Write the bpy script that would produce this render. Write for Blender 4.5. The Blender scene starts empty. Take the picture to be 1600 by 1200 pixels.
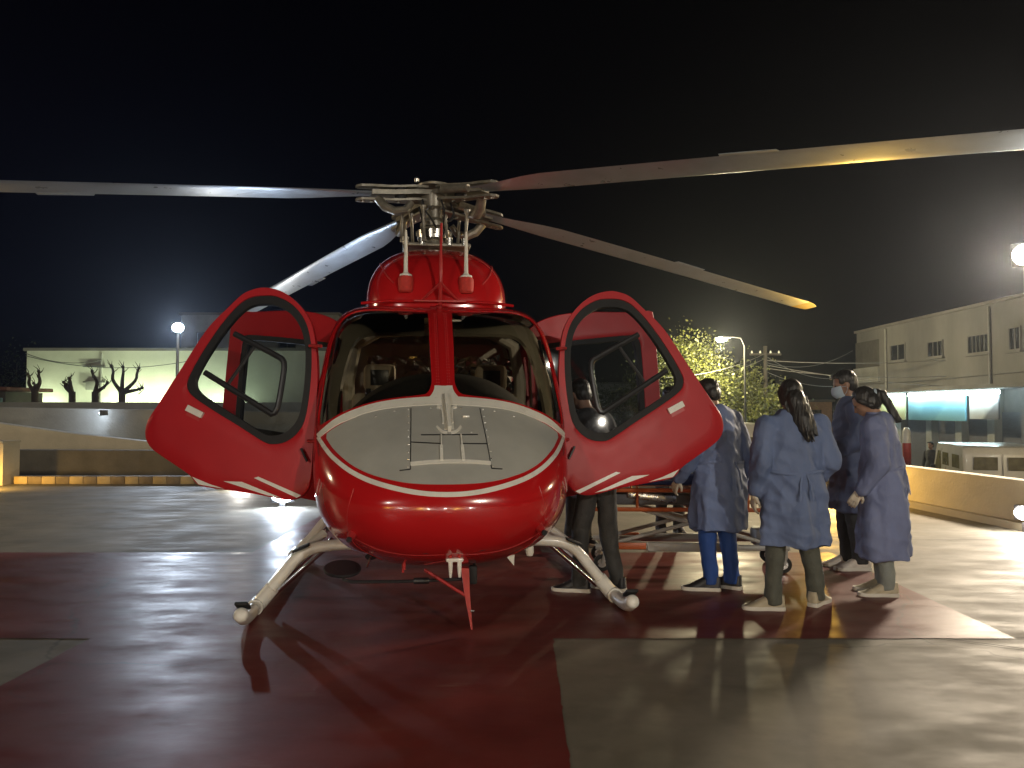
import bpy, bmesh, math, random
import numpy as np
from mathutils import Vector, Matrix, noise, Euler
R = math.radians
random.seed(7)
SC = bpy.context.scene
COL = SC.collection

# ---------------------------------------------------------------- camera, sky, exposure
CAMZ = 1.45
FPX = 1200.0                      # focal length in pixels of a 1600 px wide frame
PITCH = math.atan(40 / 1200)
cam_data = bpy.data.cameras.new('camera')
cam_data.sensor_width = 36.0
cam_data.lens = 36.0 * FPX / 1600.0
cam_data.clip_end = 2000.0
cam_data.clip_start = 0.05
cam = bpy.data.objects.new('camera', cam_data)
COL.objects.link(cam)
cam.location = (0, 0, CAMZ)
cam.rotation_euler = (R(90) + PITCH, 0, 0)
SC.camera = cam

world = bpy.data.worlds.new('World')
SC.world = world
world.use_nodes = True
wn, wl = world.node_tree.nodes, world.node_tree.links
sky = wn.new('ShaderNodeTexSky')
sky.sky_type = 'NISHITA'
sky.sun_disc = False
sky.sun_elevation = R(-5.0)       # sun well below the horizon: night sky
sky.sun_rotation = R(-60)
sky.air_density = 1.0
sky.dust_density = 0.2
sky.ozone_density = 7.0
wl.new(sky.outputs[0], wn['Background'].inputs[0])
wn['Background'].inputs[1].default_value = 0.05

SC.render.engine = 'CYCLES'
SC.cycles.use_denoising = True
SC.cycles.max_bounces = 8
SC.cycles.transparent_max_bounces = 16
SC.cycles.sample_clamp_indirect = 4.0
SC.cycles.caustics_reflective = False
SC.cycles.caustics_refractive = False
vs = SC.view_settings
vs.view_transform = 'Standard'
vs.look = 'None'
vs.exposure = 0.4
vs.gamma = 1.0
vs.use_curve_mapping = False

# ---------------------------------------------------------------- small maths
def ray(x, y):
    d = (x - 800) / FPX, 1.0, (600 - y) / FPX
    c, s = math.cos(PITCH), math.sin(PITCH)
    return np.array([d[0], c * d[1] - s * d[2], s * d[1] + c * d[2]])

def at(x, y, Y):
    """the place in the world, Y metres ahead, that the photograph shows at pixel x, y"""
    d = ray(x, y)
    return np.array([0, 0, CAMZ]) + d * (Y / d[1])

def gnd(x, y, z=0.0):
    d = ray(x, y)
    return np.array([0, 0, CAMZ]) + d * ((z - CAMZ) / d[2])

def pch(x, y):
    x = np.array(x, float); y = np.array(y, float)
    h = np.diff(x); d = np.diff(y) / h; m = np.zeros_like(y)
    for i in range(1, len(x) - 1):
        if d[i - 1] * d[i] > 0:
            w1 = 2 * h[i] + h[i - 1]; w2 = h[i] + 2 * h[i - 1]
            m[i] = (w1 + w2) / (w1 / d[i - 1] + w2 / d[i])
    m[0] = d[0]; m[-1] = d[-1]
    def f(t):
        t = np.clip(t, x[0], x[-1]); i = np.clip(np.searchsorted(x, t) - 1, 0, len(x) - 2)
        u = (t - x[i]) / h[i]
        return (1 + 2 * u) * (1 - u) ** 2 * y[i] + u * (1 - u) ** 2 * h[i] * m[i] + u * u * (3 - 2 * u) * y[i + 1] + u * u * (u - 1) * h[i] * m[i + 1]
    return f

def smooth_line(pts, n, closed=False):
    """Catmull-Rom through the points, resampled to n points of even spacing"""
    P = [np.array(p, float) for p in pts]
    if closed:
        P = [P[-1]] + P + [P[0], P[1]]
    else:
        P = [2 * P[0] - P[1]] + P + [2 * P[-1] - P[-2]]
    out = []
    for i in range(1, len(P) - 2):
        a, b, c, d = P[i - 1:i + 3]
        for t in np.linspace(0, 1, 12, endpoint=False):
            out.append(.5 * (2 * b + (c - a) * t + (2 * a - 5 * b + 4 * c - d) * t * t + (3 * b - a - 3 * c + d) * t ** 3))
    if closed:
        out.append(out[0])
    else:
        out.append(P[-2])
    out = np.array(out)
    L = np.concatenate([[0], np.cumsum(np.linalg.norm(np.diff(out, axis=0), axis=1))])
    T = np.linspace(0, L[-1], n, endpoint=not closed)
    return np.stack([np.interp(T, L, out[:, k]) for k in range(out.shape[1])], 1)

def polar(outline, c, n):
    """a closed outline resampled at n even angles about c (outline star-shaped about c)"""
    o = np.array(outline, float) - np.array(c)
    o = np.concatenate([o, o[:1]])
    res = []
    for k in range(n):
        a = 2 * math.pi * k / n
        d = np.array([math.cos(a), math.sin(a)])
        best = None
        for p, q in zip(o[:-1], o[1:]):
            e = q - p
            den = d[0] * e[1] - d[1] * e[0]
            if abs(den) < 1e-12:
                continue
            t = (p[0] * e[1] - p[1] * e[0]) / den
            s = (p[0] * d[1] - p[1] * d[0]) / den
            if t > 0 and -1e-9 <= s <= 1 + 1e-9 and (best is None or t > best):
                best = t
        res.append(np.array(c) + d * best)
    return np.array(res)

# ---------------------------------------------------------------- mesh builder
class MB:
    def __init__(self):
        self.v, self.f = [], []
    def add(self, vs, fs):
        b = len(self.v)
        self.v += [tuple(float(c) for c in p) for p in vs]
        self.f += [tuple(i + b for i in f) for f in fs]
        return self
    def box(self, c, s, rot=None, bevel=0.0):
        c = np.array(c, float); h = np.array(s, float) / 2
        if bevel <= 0:
            P = [np.array([x, y, z]) * h for x in (-1, 1) for y in (-1, 1) for z in (-1, 1)]
            Fs = [(0, 1, 3, 2), (4, 6, 7, 5), (0, 4, 5, 1), (2, 3, 7, 6), (0, 2, 6, 4), (1, 5, 7, 3)]
        else:
            bm = bmesh.new()
            bmesh.ops.create_cube(bm, size=1.0)
            for v in bm.verts:
                v.co = Vector([v.co[k] * h[k] * 2 for k in range(3)])
            bmesh.ops.bevel(bm, geom=bm.edges[:], offset=min(bevel, min(h) * .95), segments=2, affect='EDGES', profile=.5)
            bm.verts.index_update()
            P = [np.array(v.co) for v in bm.verts]; Fs = [tuple(v.index for v in f.verts) for f in bm.faces]
            bm.free()
        M = np.array(rot) if rot is not None else np.eye(3)
        return self.add([c + M @ p for p in P], Fs)
    def rings(self, rings, cap=True, closed=True):
        n = len(rings[0]); fs = []
        for i in range(len(rings) - 1):
            for j in range(n if closed else n - 1):
                k = (j + 1) % n
                fs.append((i * n + j, i * n + k, (i + 1) * n + k, (i + 1) * n + j))
        if cap:
            fs.append(tuple(range(n - 1, -1, -1)))
            fs.append(tuple((len(rings) - 1) * n + j for j in range(n)))
        return self.add([p for r in rings for p in r], fs)
    def tube(self, path, r, seg=10, cap=True):
        P = [np.array(p, float) for p in path]
        r = [r] * len(P) if np.isscalar(r) else r
        rings = []; up = None
        for i, p in enumerate(P):
            t = P[min(i + 1, len(P) - 1)] - P[max(i - 1, 0)]
            t /= np.linalg.norm(t) + 1e-12
            if up is None:
                up = np.array([0, 0, 1.]) if abs(t[2]) < .9 else np.array([1., 0, 0])
            a = np.cross(up, t); a /= np.linalg.norm(a) + 1e-12
            b = np.cross(t, a); up = b
            rr = r[i] if not np.isscalar(r[i]) else (r[i], r[i])
            rings.append([p + rr[0] * math.cos(w) * a + rr[1] * math.sin(w) * b for w in np.linspace(0, 2 * math.pi, seg, endpoint=False)])
        return self.rings(rings, cap)
    def cyl(self, a, b, r, seg=16, r2=None):
        return self.tube([a, b], [r, r if r2 is None else r2], seg)
    def cap(self, a, b, r0, r1, seg=12):
        a = np.array(a, float); b = np.array(b, float); d = b - a; L = np.linalg.norm(d)
        if L < 1e-9:
            d = np.array([0, 0, 1.]); L = 1e-6
        d = d / L
        P, rr = [], []
        for w in np.linspace(-80, 0, 4):
            P.append(a + d * r0 * math.sin(R(w))); rr.append(r0 * math.cos(R(w)))
        for w in np.linspace(0, 80, 4):
            P.append(b + d * r1 * math.sin(R(w))); rr.append(r1 * math.cos(R(w)))
        return self.tube(P, rr, seg)
    def ell(self, c, r, rot=None, nu=20, nv=12):
        M = np.array(rot) if rot is not None else np.eye(3)
        c = np.array(c, float); r = np.array(r, float)
        rings = []
        for j in range(nv):
            p = math.pi * (j + .5) / nv
            rings.append([c + M @ (r * np.array([math.sin(p) * math.cos(t), math.sin(p) * math.sin(t), -math.cos(p)])) for t in np.linspace(0, 2 * math.pi, nu, endpoint=False)])
        return self.rings(rings)
    def lathe(self, prof, base=(0, 0, 0), axis=(0, 0, 1), seg=24):
        ax = np.array(axis, float); ax /= np.linalg.norm(ax); base = np.array(base, float)
        return self.tube([base + ax * z for z, r in prof], [max(r, 1e-4) for z, r in prof], seg)
    def prism(self, outline, origin, ex, ey, ez, t):
        """flat outline (2D) in frame ex, ey extruded by t along ez"""
        o = np.array(origin, float); ex, ey, ez = (np.array(e, float) for e in (ex, ey, ez))
        a = [o + ex * p[0] + ey * p[1] for p in outline]
        return self.rings([a, [p + ez * t for p in a]])
    def mesh(self, name='m', smooth=True, angle=35):
        me = bpy.data.meshes.new(name)
        me.from_pydata(self.v, [], self.f)
        me.validate()
        bm = bmesh.new(); bm.from_mesh(me)
        bmesh.ops.recalc_face_normals(bm, faces=bm.faces[:])
        bm.to_mesh(me); bm.free()
        if smooth:
            me.shade_smooth()
            me.set_sharp_from_angle(angle=R(angle))
        return me
    def build(self, name, mat, parent=None, smooth=True, angle=35):
        o = bpy.data.objects.new(name, self.mesh(name, smooth, angle))
        COL.objects.link(o)
        if mat is not None:
            o.data.materials.append(mat)
        o.parent = parent
        return o

def empty(name, loc=(0, 0, 0), rz=0.0):
    e = bpy.data.objects.new(name, None)
    e.empty_display_size = .2
    COL.objects.link(e)
    e.location = [float(c) for c in loc]
    e.rotation_euler = (0, 0, rz)
    return e

def tag(o, label=None, cat=None, group=None, kind=None):
    for k, v in (('label', label), ('category', cat), ('group', group), ('kind', kind)):
        if v:
            o[k] = v
    return o

def fuse(mb, name, mat, parent, voxel=.012, smooth=4, fold=None):
    """union of everything in mb as one continuous skin"""
    me = bpy.data.meshes.new('tmp'); me.from_pydata(mb.v, [], mb.f); me.validate()
    bm = bmesh.new(); bm.from_mesh(me); bmesh.ops.recalc_face_normals(bm, faces=bm.faces[:]); bm.to_mesh(me); bm.free()
    o = bpy.data.objects.new(name, me); COL.objects.link(o)
    m = o.modifiers.new('r', 'REMESH'); m.mode = 'VOXEL'; m.voxel_size = voxel
    if smooth:
        s = o.modifiers.new('s', 'SMOOTH'); s.factor = .5; s.iterations = smooth
    dg = bpy.context.evaluated_depsgraph_get()
    new = bpy.data.meshes.new_from_object(o.evaluated_get(dg))
    new.name = name
    o.modifiers.clear(); o.data = new
    bpy.data.meshes.remove(me)
    if fold:
        n = len(new.vertices)
        co = np.zeros(n * 3); new.vertices.foreach_get('co', co); co = co.reshape(-1, 3)
        no = np.zeros(n * 3); new.vertices.foreach_get('normal', no); no = no.reshape(-1, 3)
        d = np.array([fold(c) for c in co])
        co += no * d[:, None]
        new.vertices.foreach_set('co', co.ravel())
    new.materials.clear()
    new.materials.append(mat)
    new.shade_smooth()
    o.parent = parent
    return o

# ---------------------------------------------------------------- materials
def mat(name, col, rough=.5, metal=0.0, var=.12, scale=6.0, bump=0.0, bscale=40.0, coat=0.0, rvar=.1, spec=.5, emit=None, estr=0.0, col2=None, stretch=(1, 1, 1)):
    m = bpy.data.materials.new(name); m.use_nodes = True
    n, l = m.node_tree.nodes, m.node_tree.links
    b = n['Principled BSDF']
    b.inputs['Metallic'].default_value = metal
    b.inputs['Specular IOR Level'].default_value = spec
    b.inputs['Coat Weight'].default_value = coat
    b.inputs['Coat Roughness'].default_value = .06
    tc = n.new('ShaderNodeTexCoord')
    mp = n.new('ShaderNodeMapping'); mp.inputs['Scale'].default_value = stretch
    l.new(tc.outputs['Object'], mp.inputs[0])
    nz = n.new('ShaderNodeTexNoise'); nz.inputs['Scale'].default_value = scale; nz.inputs['Detail'].default_value = 6; nz.inputs['Roughness'].default_value = .62
    l.new(mp.outputs[0], nz.inputs['Vector'])
    rp = n.new('ShaderNodeValToRGB')
    rp.color_ramp.elements[0].position = .3; rp.color_ramp.elements[1].position = .7
    c2 = col2 if col2 is not None else [min(1, c * (1 + var)) for c in col]
    c1 = [c * (1 - var) for c in col] if col2 is None else col
    rp.color_ramp.elements[0].color = (*c1, 1); rp.color_ramp.elements[1].color = (*c2, 1)
    l.new(nz.outputs['Fac'], rp.inputs[0]); l.new(rp.outputs[0], b.inputs['Base Color'])
    mr = n.new('ShaderNodeMapRange'); mr.inputs[3].default_value = max(.02, rough - rvar); mr.inputs[4].default_value = min(1, rough + rvar)
    n2 = n.new('ShaderNodeTexNoise'); n2.inputs['Scale'].default_value = scale * 2.3; n2.inputs['Detail'].default_value = 5
    l.new(mp.outputs[0], n2.inputs['Vector'])
    l.new(n2.outputs['Fac'], mr.inputs[0]); l.new(mr.outputs[0], b.inputs['Roughness'])
    if bump > 0:
        n3 = n.new('ShaderNodeTexNoise'); n3.inputs['Scale'].default_value = bscale; n3.inputs['Detail'].default_value = 4
        l.new(mp.outputs[0], n3.inputs['Vector'])
        bp = n.new('ShaderNodeBump'); bp.inputs['Strength'].default_value = bump; bp.inputs['Distance'].default_value = .02
        l.new(n3.outputs['Fac'], bp.inputs['Height']); l.new(bp.outputs[0], b.inputs['Normal'])
    if emit is not None:
        b.inputs['Emission Color'].default_value = (*emit, 1); b.inputs['Emission Strength'].default_value = estr
    return m

def glass(name, tint, refl=1.0, rough=.02):
    m = bpy.data.materials.new(name); m.use_nodes = True
    n, l = m.node_tree.nodes, m.node_tree.links
    n.remove(n['Principled BSDF'])
    tr = n.new('ShaderNodeBsdfTransparent'); tr.inputs[0].default_value = (*tint, 1)
    gl = n.new('ShaderNodeBsdfGlossy'); gl.inputs['Roughness'].default_value = rough
    fr = n.new('ShaderNodeFresnel'); fr.inputs[0].default_value = 1.5
    mx = n.new('ShaderNodeMixShader')
    mu = n.new('ShaderNodeMath'); mu.operation = 'MULTIPLY'; mu.inputs[1].default_value = refl; mu.use_clamp = True
    l.new(fr.outputs[0], mu.inputs[0]); l.new(mu.outputs[0], mx.inputs[0])
    l.new(tr.outputs[0], mx.inputs[1]); l.new(gl.outputs[0], mx.inputs[2])
    l.new(mx.outputs[0], n['Material Output'].inputs[0])
    return m

def emission(name, col, strength):
    m = bpy.data.materials.new(name); m.use_nodes = True
    n, l = m.node_tree.nodes, m.node_tree.links
    n.remove(n['Principled BSDF'])
    e = n.new('ShaderNodeEmission'); e.inputs[0].default_value = (*col, 1); e.inputs[1].default_value = strength
    l.new(e.outputs[0], n['Material Output'].inputs[0])
    return m

M = {}
M['red'] = mat('red_paint', (.44, .010, .012), .17, var=.05, scale=2, coat=.6, rvar=.05)
M['red_door'] = mat('red_door_paint', (.40, .010, .015), .42, var=.07, scale=2.5, coat=0, rvar=.08, spec=.3)
M['hood'] = mat('grey_antiglare_paint', (.37, .37, .34), .40, var=.08, scale=5, rvar=.08)
M['white'] = mat('white_paint', (.72, .70, .64), .28, var=.06, scale=4, coat=.3)
M['cream'] = mat('cream_enamel', (.74, .72, .65), .3, var=.08, scale=6, coat=.3)
M['red'].node_tree.nodes['Principled BSDF'].inputs['Coat Roughness'].default_value = .04
M['black_rubber'] = mat('black_rubber', (.008, .008, .009), .72, var=.2, scale=9)
M['black_trim'] = mat('black_trim', (.018, .018, .02), .38, var=.2, scale=8)
M['black_matt'] = mat('black_panel', (.012, .012, .012), .75, var=.25, scale=12)
M['steel'] = mat('steel', (.52, .51, .48), .28, metal=1.0, var=.1, scale=12)
M['hub'] = mat('hub_enamel', (.25, .23, .19), .36, metal=.3, var=.18, scale=16, rvar=.14, col2=(.13, .12, .095))
M['blade'] = mat('grey_blade_skin', (.36, .42, .50), .31, metal=.5, var=.12, scale=3, rvar=.1)
M['yellow'] = mat('yellow_paint', (.55, .36, .04), .4, var=.1)
M['beige'] = mat('beige_cabin_lining', (.40, .36, .27), .6, var=.12, scale=7)
M['seat'] = mat('beige_seat_cover', (.34, .29, .22), .65, var=.18, scale=11, bump=.2)
M['red_cover'] = mat('red_cloth_cover', (.50, .035, .025), .75, var=.15, scale=30, bump=.3, bscale=200)
M['red_metal'] = mat('red_metal', (.42, .03, .03), .35, var=.12, scale=15)
M['chrome'] = mat('chrome', (.75, .75, .75), .12, metal=1.0, var=.05)
M['windscreen'] = glass('windscreen_glass', (.70, .67, .58), 1.5)
M['door_glass'] = glass('door_glass', (.74, .78, .82), 1.3)

# ================================================================ THE HELICOPTER
# local frame: origin on the ground under the nose tip, x across, y towards the tail, z up
PSI = R(7.7)
NOSE = (-0.365, 4.5, 0.0)
heli = empty('helicopter', NOSE, PSI)
tag(heli, 'red helicopter with white stripes, grey nose panel, both front doors open', 'helicopter')

def hl(p):
    dx, dy = p[0] - NOSE[0], p[1] - NOSE[1]; c, s = math.cos(PSI), math.sin(PSI)
    return np.array([c * dx + s * dy, -s * dx + c * dy, p[2]])

HV = np.array([0, .015, .06, .15, .35, .6, .78, 1.0, 1.25, 1.5, 1.75, 2.2, 3.5, 4.4])
_q = np.sqrt(HV)
fZT = pch(_q, [.86, .945, 1.015, 1.11, 1.275, 1.44, 1.575, 1.79, 2.03, 2.21, 2.29, 2.34, 2.34, 2.30])
fZB = pch(_q, [.86, .77, .68, .59, .49, .425, .40, .38, .38, .38, .38, .38, .42, .55])
fW = pch(_q, [0, .21, .42, .57, .735, .83, .865, .895, .91, .915, .915, .915, .90, .82])
fZC = pch(_q, [.86, .865, .875, .89, .94, 1.0, 1.04, 1.08, 1.1, 1.1, 1.1, 1.1, 1.1, 1.15])
fN = pch(_q, [2.0, 2.05, 2.1, 2.2, 2.35, 2.5, 2.6, 2.7, 2.8, 2.8, 2.8, 2.8, 2.8, 2.8])
fNU = pch(_q, [2.0, 2.05, 2.1, 2.2, 2.4, 2.75, 3.2, 4.0, 5.2, 6.2, 6.5, 6.5, 6, 5])
TUM = .03
def section(v, inset=0.0, n=160):
    q = math.sqrt(max(v, 0)); zt, zb, w, zc, nl, nu = (float(f(q)) for f in (fZT, fZB, fW, fZC, fN, fNU))
    out = []
    for k in range(n * 4):
        a = 2 * math.pi * k / (n * 4)
        c, s = math.cos(a), math.sin(a)
        e = nu if s >= 0 else nl
        t = abs(s) ** (2 / e); uu = math.copysign(abs(c) ** (2 / e), c)
        ww = (w - inset) * (1 - TUM * t * t) if s >= 0 else w - inset
        z = zc + (zt - inset - zc) * t if s >= 0 else zc - (zc - zb - inset) * t
        out.append((uu * ww, v, z))
    o = np.array(out + out[:1]); L = np.concatenate([[0], np.cumsum(np.linalg.norm(np.diff(o, axis=0), axis=1))])
    T = np.linspace(0, L[-1], n + 1)[:-1]
    o = np.stack([np.interp(T, L, o[:, k]) for k in range(3)], 1)
    return [tuple(p) for p in o]
def hull_v(u, z):
    """how far behind the nose tip the skin lies at (u, z) seen from the front"""
    u = np.abs(np.atleast_1d(np.asarray(u, float))); z = np.atleast_1d(np.asarray(z, float))
    lo = np.zeros_like(u); hi = np.full_like(u, 3.2)
    for _ in range(40):
        m = (lo + hi) / 2; q = np.sqrt(m)
        zt, zb, w, zc, nl, nu = (f(q) for f in (fZT, fZB, fW, fZC, fN, fNU))
        up = z >= zc; e = np.where(up, nu, nl)
        t = np.abs(z - zc) / (np.where(up, zt - zc, zc - zb) + 1e-9)
        ww = w * np.where(up, 1 - TUM * np.clip(t, 0, 1) ** 2, 1) + 1e-9
        ins = ((u / ww) ** e + t ** e) < 1
        hi = np.where(ins, m, hi); lo = np.where(ins, lo, m)
    return hi
def on_hull(uz, off=0.0):
    uz = np.asarray(uz, float); u, z = uz[:, 0], uz[:, 1]; e = .004
    v = hull_v(u, z)
    gu = (hull_v(u + e, z) - hull_v(u - e, z)) / (2 * e); gz = (hull_v(u, z + e) - hull_v(u, z - e)) / (2 * e)
    gu = np.clip(gu, -8, 8); gz = np.clip(gz, -8, 8)
    nrm = np.stack([gu, -np.ones_like(gu), gz], 1); nrm /= np.linalg.norm(nrm, axis=1)[:, None]
    return np.stack([u, v, z], 1) + nrm * off
def patch(name, outline, centre, material, off, rings=14, n=120, th=.006):
    """a panel that follows the skin inside an outline drawn in front view"""
    o = polar(outline, centre, n); c = np.array(centre)
    def lay(d):
        rr = [on_hull(c + (o - c) * max(t, .001), d) for t in np.linspace(0, 1, rings)]
        return rr
    a = lay(off); mb = MB()
    mb.rings([list(r) for r in a], cap=False)
    if th:
        mb.rings([list(a[-1]), list(lay(off - th)[-1])], cap=False)
    return mb.build(name, material, heli, angle=60)
def strip(name, line, width, material, off, n=120, closed=False, parent=None, th=.005, widths=None):
    P = smooth_line(line, n, closed)
    if closed:
        T = np.roll(P, -1, 0) - np.roll(P, 1, 0)
    else:
        T = np.gradient(P, axis=0)
    T /= np.linalg.norm(T, axis=1)[:, None]
    N = np.stack([-T[:, 1], T[:, 0]], 1)
    w = np.full(len(P), width) if widths is None else np.interp(np.linspace(0, 1, len(P)), np.linspace(0, 1, len(widths)), widths)
    rows = []
    for k, d in ((-1, -th), (-1, 0), (-.5, 0), (0, 0), (.5, 0), (1, 0), (1, -th)):
        rows.append(on_hull(P + N * (w * k / 2)[:, None], off + d))
    cols = [[rows[r][i] for r in range(7)] for i in range(len(P))]
    if closed:
        cols.append(cols[0])
    mb = MB(); mb.rings(cols, cap=False, closed=False)
    return mb.build(name, material, parent or heli, angle=50)

mirror = lambda pts: [(-p[0], p[1]) for p in pts]
WS = [(.068, 1.62), (.072, 1.9), (.082, 2.20), (.14, 2.232), (.45, 2.245), (.66, 2.225), (.765, 2.14), (.82, 1.95), (.848, 1.7), (.862, 1.45), (.858, 1.335), (.80, 1.34), (.68, 1.41), (.50, 1.478), (.33, 1.512), (.2, 1.527), (.11, 1.545)]
WS_S = smooth_line(WS, 140, True)
HOODTOP = [(.775, 1.283), (.68, 1.35), (.52, 1.42), (.35, 1.457), (.12, 1.476), (0, 1.478)]
HOODBOT = [(.757, 1.252), (.71, 1.2), (.62, 1.135), (.54, 1.092), (.43, 1.053), (.24, 1.017), (0, 1.008)]

# --- skin, with the windscreen and door openings left out
def in_poly(x, y, poly):
    c = np.zeros(len(x), bool); n = len(poly); j = n - 1
    for i in range(n):
        (xi, yi), (xj, yj) = poly[i], poly[j]
        with np.errstate(divide='ignore', invalid='ignore'):
            c ^= ((yi > y) != (yj > y)) & (x < (xj - xi) * (y - yi) / (yj - yi + 1e-15) + xi)
        j = i
    return c
def shell(name, material, inset, v0, v1, nv, gap=.05):
    qs = np.linspace(math.sqrt(v0), math.sqrt(v1), nv)
    vv = sorted(set([round(float(q * q), 4) for q in qs] + [x for x in (1.22, 2.3, 2.42, 3.5) if v0 < x < v1]))
    vv[0] = max(vv[0], .0006)
    n = 200
    P = np.array([section(v, inset, n) for v in vv])
    I = np.arange(len(vv) * n).reshape(len(vv), n)
    F4 = np.stack([I[:-1], np.roll(I[:-1], -1, 1), np.roll(I[1:], -1, 1), I[1:]], -1).reshape(-1, 4)
    P = P.reshape(-1, 3); C = P[F4].mean(1); u, v, z = np.abs(C[:, 0]), C[:, 1], C[:, 2]
    cut = (z > 1.28) & (v < 2.0) & in_poly(u, z, WS_S)
    cut[cut] = v[cut] < hull_v(u[cut], z[cut]) + gap
    cut |= (u > .6) & (z > .55) & (z < 2.2) & (((v > 1.22) & (v < 2.3)) | ((v > 2.42) & (v < 3.5)))
    fs = [tuple(int(a) for a in f) for f in F4[~cut]]
    if not inset:
        fs.append(tuple(range(n)))
    fs.append(tuple((len(vv) - 1) * n + k for k in range(n)))
    mb = MB(); mb.add(P, fs)
    return mb.build(name, material, heli, angle=60)
shell('fuselage', M['red'], 0.0, 0.0, 4.4, 130)
shell('cabin_lining', M['beige'], .05, 1.0, 3.9, 60, .09)

# --- windscreens, their red surrounds and the grey nose panel
for sgn in (1, -1):
    o = [(sgn * p[0], p[1]) for p in WS_S]
    patch('windscreen', o, (sgn * .45, 1.85), M['windscreen'], -.004, th=0, n=140)
    strip('windscreen_surround', [(sgn * p[0], p[1]) for p in WS_S[::4]], .030, M['red'], .004, n=180, closed=True, th=.016)
    strip('windscreen_header', [(sgn * p[0], p[1]) for p in ((.785, 1.40), (.79, 1.6), (.765, 1.85), (.71, 2.03), (.60, 2.125), (.42, 2.15), (.12, 2.15))], .15, M['beige'], -.05, n=80, th=.03, widths=[.07, .10, .13, .15, .16, .16, .16])
hood_out = HOODTOP + [(-p[0], p[1]) for p in HOODTOP[-2::-1]] + [(-p[0], p[1]) for p in HOODBOT] + HOODBOT[-2::-1]
hood = patch('nose_panel', smooth_line(hood_out, 160, True), (0, 1.26), M['hood'], .004, n=160, rings=18)
arch = [(.835, 1.272), (.79, 1.307), (.69, 1.377), (.52, 1.446), (.35, 1.483), (.12, 1.503), (0, 1.506)]
arch = arch + [(-p[0], p[1]) for p in arch[-2::-1]]
strip('windscreen_sill', arch, .046, M['cream'], .009, widths=[.026, .046, .050, .054, .056, .054, .050, .046, .026], n=160, th=.012)
ns = [(.838, 1.268), (.812, 1.243), (.765, 1.198), (.70, 1.145), (.57, 1.068), (.42, 1.013), (.2, .966), (0, .952)]
ns = ns + [(-p[0], p[1]) for p in ns[-2::-1]]
strip('nose_stripe', ns, .027, M['white'], .003, n=200)
# centre post: red above, cream foot, riveted ridge
mb = MB()
post = smooth_line([(0, 1.63), (0, 1.8), (0, 2.0), (0, 2.22), (0, 2.29)], 40)
def post_mb(z0, z1, w0, w1, off, n=30):
    rows = []
    for t in np.linspace(0, 1, n):
        z = z0 + (z1 - z0) * t; w = w0 + (w1 - w0) * t
        rows.append(on_hull([(-w, z), (-w, z), (-w * .5, z), (0, z), (w * .5, z), (w, z), (w, z)], off))
        rows[-1][0] += (0, .02, 0); rows[-1][-1] += (0, .02, 0)
    m = MB(); m.rings([list(r) for r in rows], cap=False, closed=False); return m
cp = post_mb(1.605, 2.275, .060, .072, .010).build('centre_post', M['red'], heli)
post_mb(1.60, 2.27, .020, .024, .020).build('post_ridge', M['red'], cp)
rv = MB()
for z in np.arange(1.63, 2.20, .022):
    for u in (-.045, -.030, .030, .045):
        p = on_hull([(u, z)], .012)[0]; rv.ell(p, (.0035, .003, .0035), nu=6, nv=4)
rv = rv.build('post_rivet', M['red_metal'], cp); rv['kind'] = 'stuff'
rows = []
for t in np.linspace(0, 1, 16):
    z = 1.512 + .096 * t; w = .062 + .055 * (1 - t) ** 2.2
    r = on_hull([(-w, z), (-w, z), (-w * .5, z), (0, z), (w * .5, z), (w, z), (w, z)], .012); r[0] += (0, .02, 0); r[-1] += (0, .02, 0); rows.append(list(r))
mb = MB(); mb.rings(rows, cap=False, closed=False); mb.build('post_foot', M['cream'], heli)
# cutter spine on the nose panel with its two angle brackets
def hull_bar(name, pts, w, h, material, parent, n=16):
    P = smooth_line(pts, n); a = on_hull(P, .0); b = on_hull(P, h)
    T = np.gradient(P, axis=0); T /= np.linalg.norm(T, axis=1)[:, None] + 1e-9
    N = np.stack([-T[:, 1], T[:, 0]], 1) * w / 2
    lo1, lo2 = on_hull(P + N, 0), on_hull(P - N, 0); hi1, hi2 = on_hull(P + N, h), on_hull(P - N, h)
    m = MB(); m.rings([[lo1[i], hi1[i], hi2[i], lo2[i]] for i in range(n)]); return m.build(name, material, parent, angle=30)
sp = hull_bar('deflector_spine', [(.012, 1.53), (.015, 1.46), (.018, 1.37), (.020, 1.305)], .022, .05, M['cream'], heli)
hull_bar('spine_base', [(.010, 1.50), (.016, 1.42), (.020, 1.32)], .062, .009, M['cream'], sp)
for s in (-1, 1):
    hull_bar('bracket', [(.015 + s * .066, 1.462), (.015 + s * .036, 1.448), (.015 + s * .030, 1.375), (.015 + s * .030, 1.355)], .012, .016, M['white'], sp)
    hull_bar('bracket', [(.018 + s * .078, 1.335), (.018 + s * .046, 1.305), (.018 + s * .012, 1.296)], .012, .014, M['white'], sp)
    hull_bar('vent_rib', [(.028 + s * .062, 1.28), (.028 + s * .064, 1.20)], .008, .022, M['cream'], heli)
    hull_bar('vent_rib', [(.028 + s * .064, 1.22), (.028 + s * .066, 1.135)], .020, .018, M['cream'], heli)
hull_bar('vent_lip', [(-.225, 1.118), (-.1, 1.128), (.03, 1.131), (.14, 1.128), (.26, 1.118)], .018, .012, M['cream'], heli)
for a, b in (((-.222, 1.455), (-.225, 1.09)), ((.235, 1.455), (.262, 1.09)), ((-.222, 1.245), (-.03, 1.235)), ((.085, 1.235), (.25, 1.232)), ((-.16, 1.288), (.20, 1.288)), ((-.225, 1.09), (-.29, 1.083)), ((.262, 1.09), (.33, 1.085))):
    hull_bar('panel_seam', [a, ((a[0] + b[0]) / 2, (a[1] + b[1]) / 2), b], .006, .0055, M['black_trim'], hood, n=10)
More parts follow.
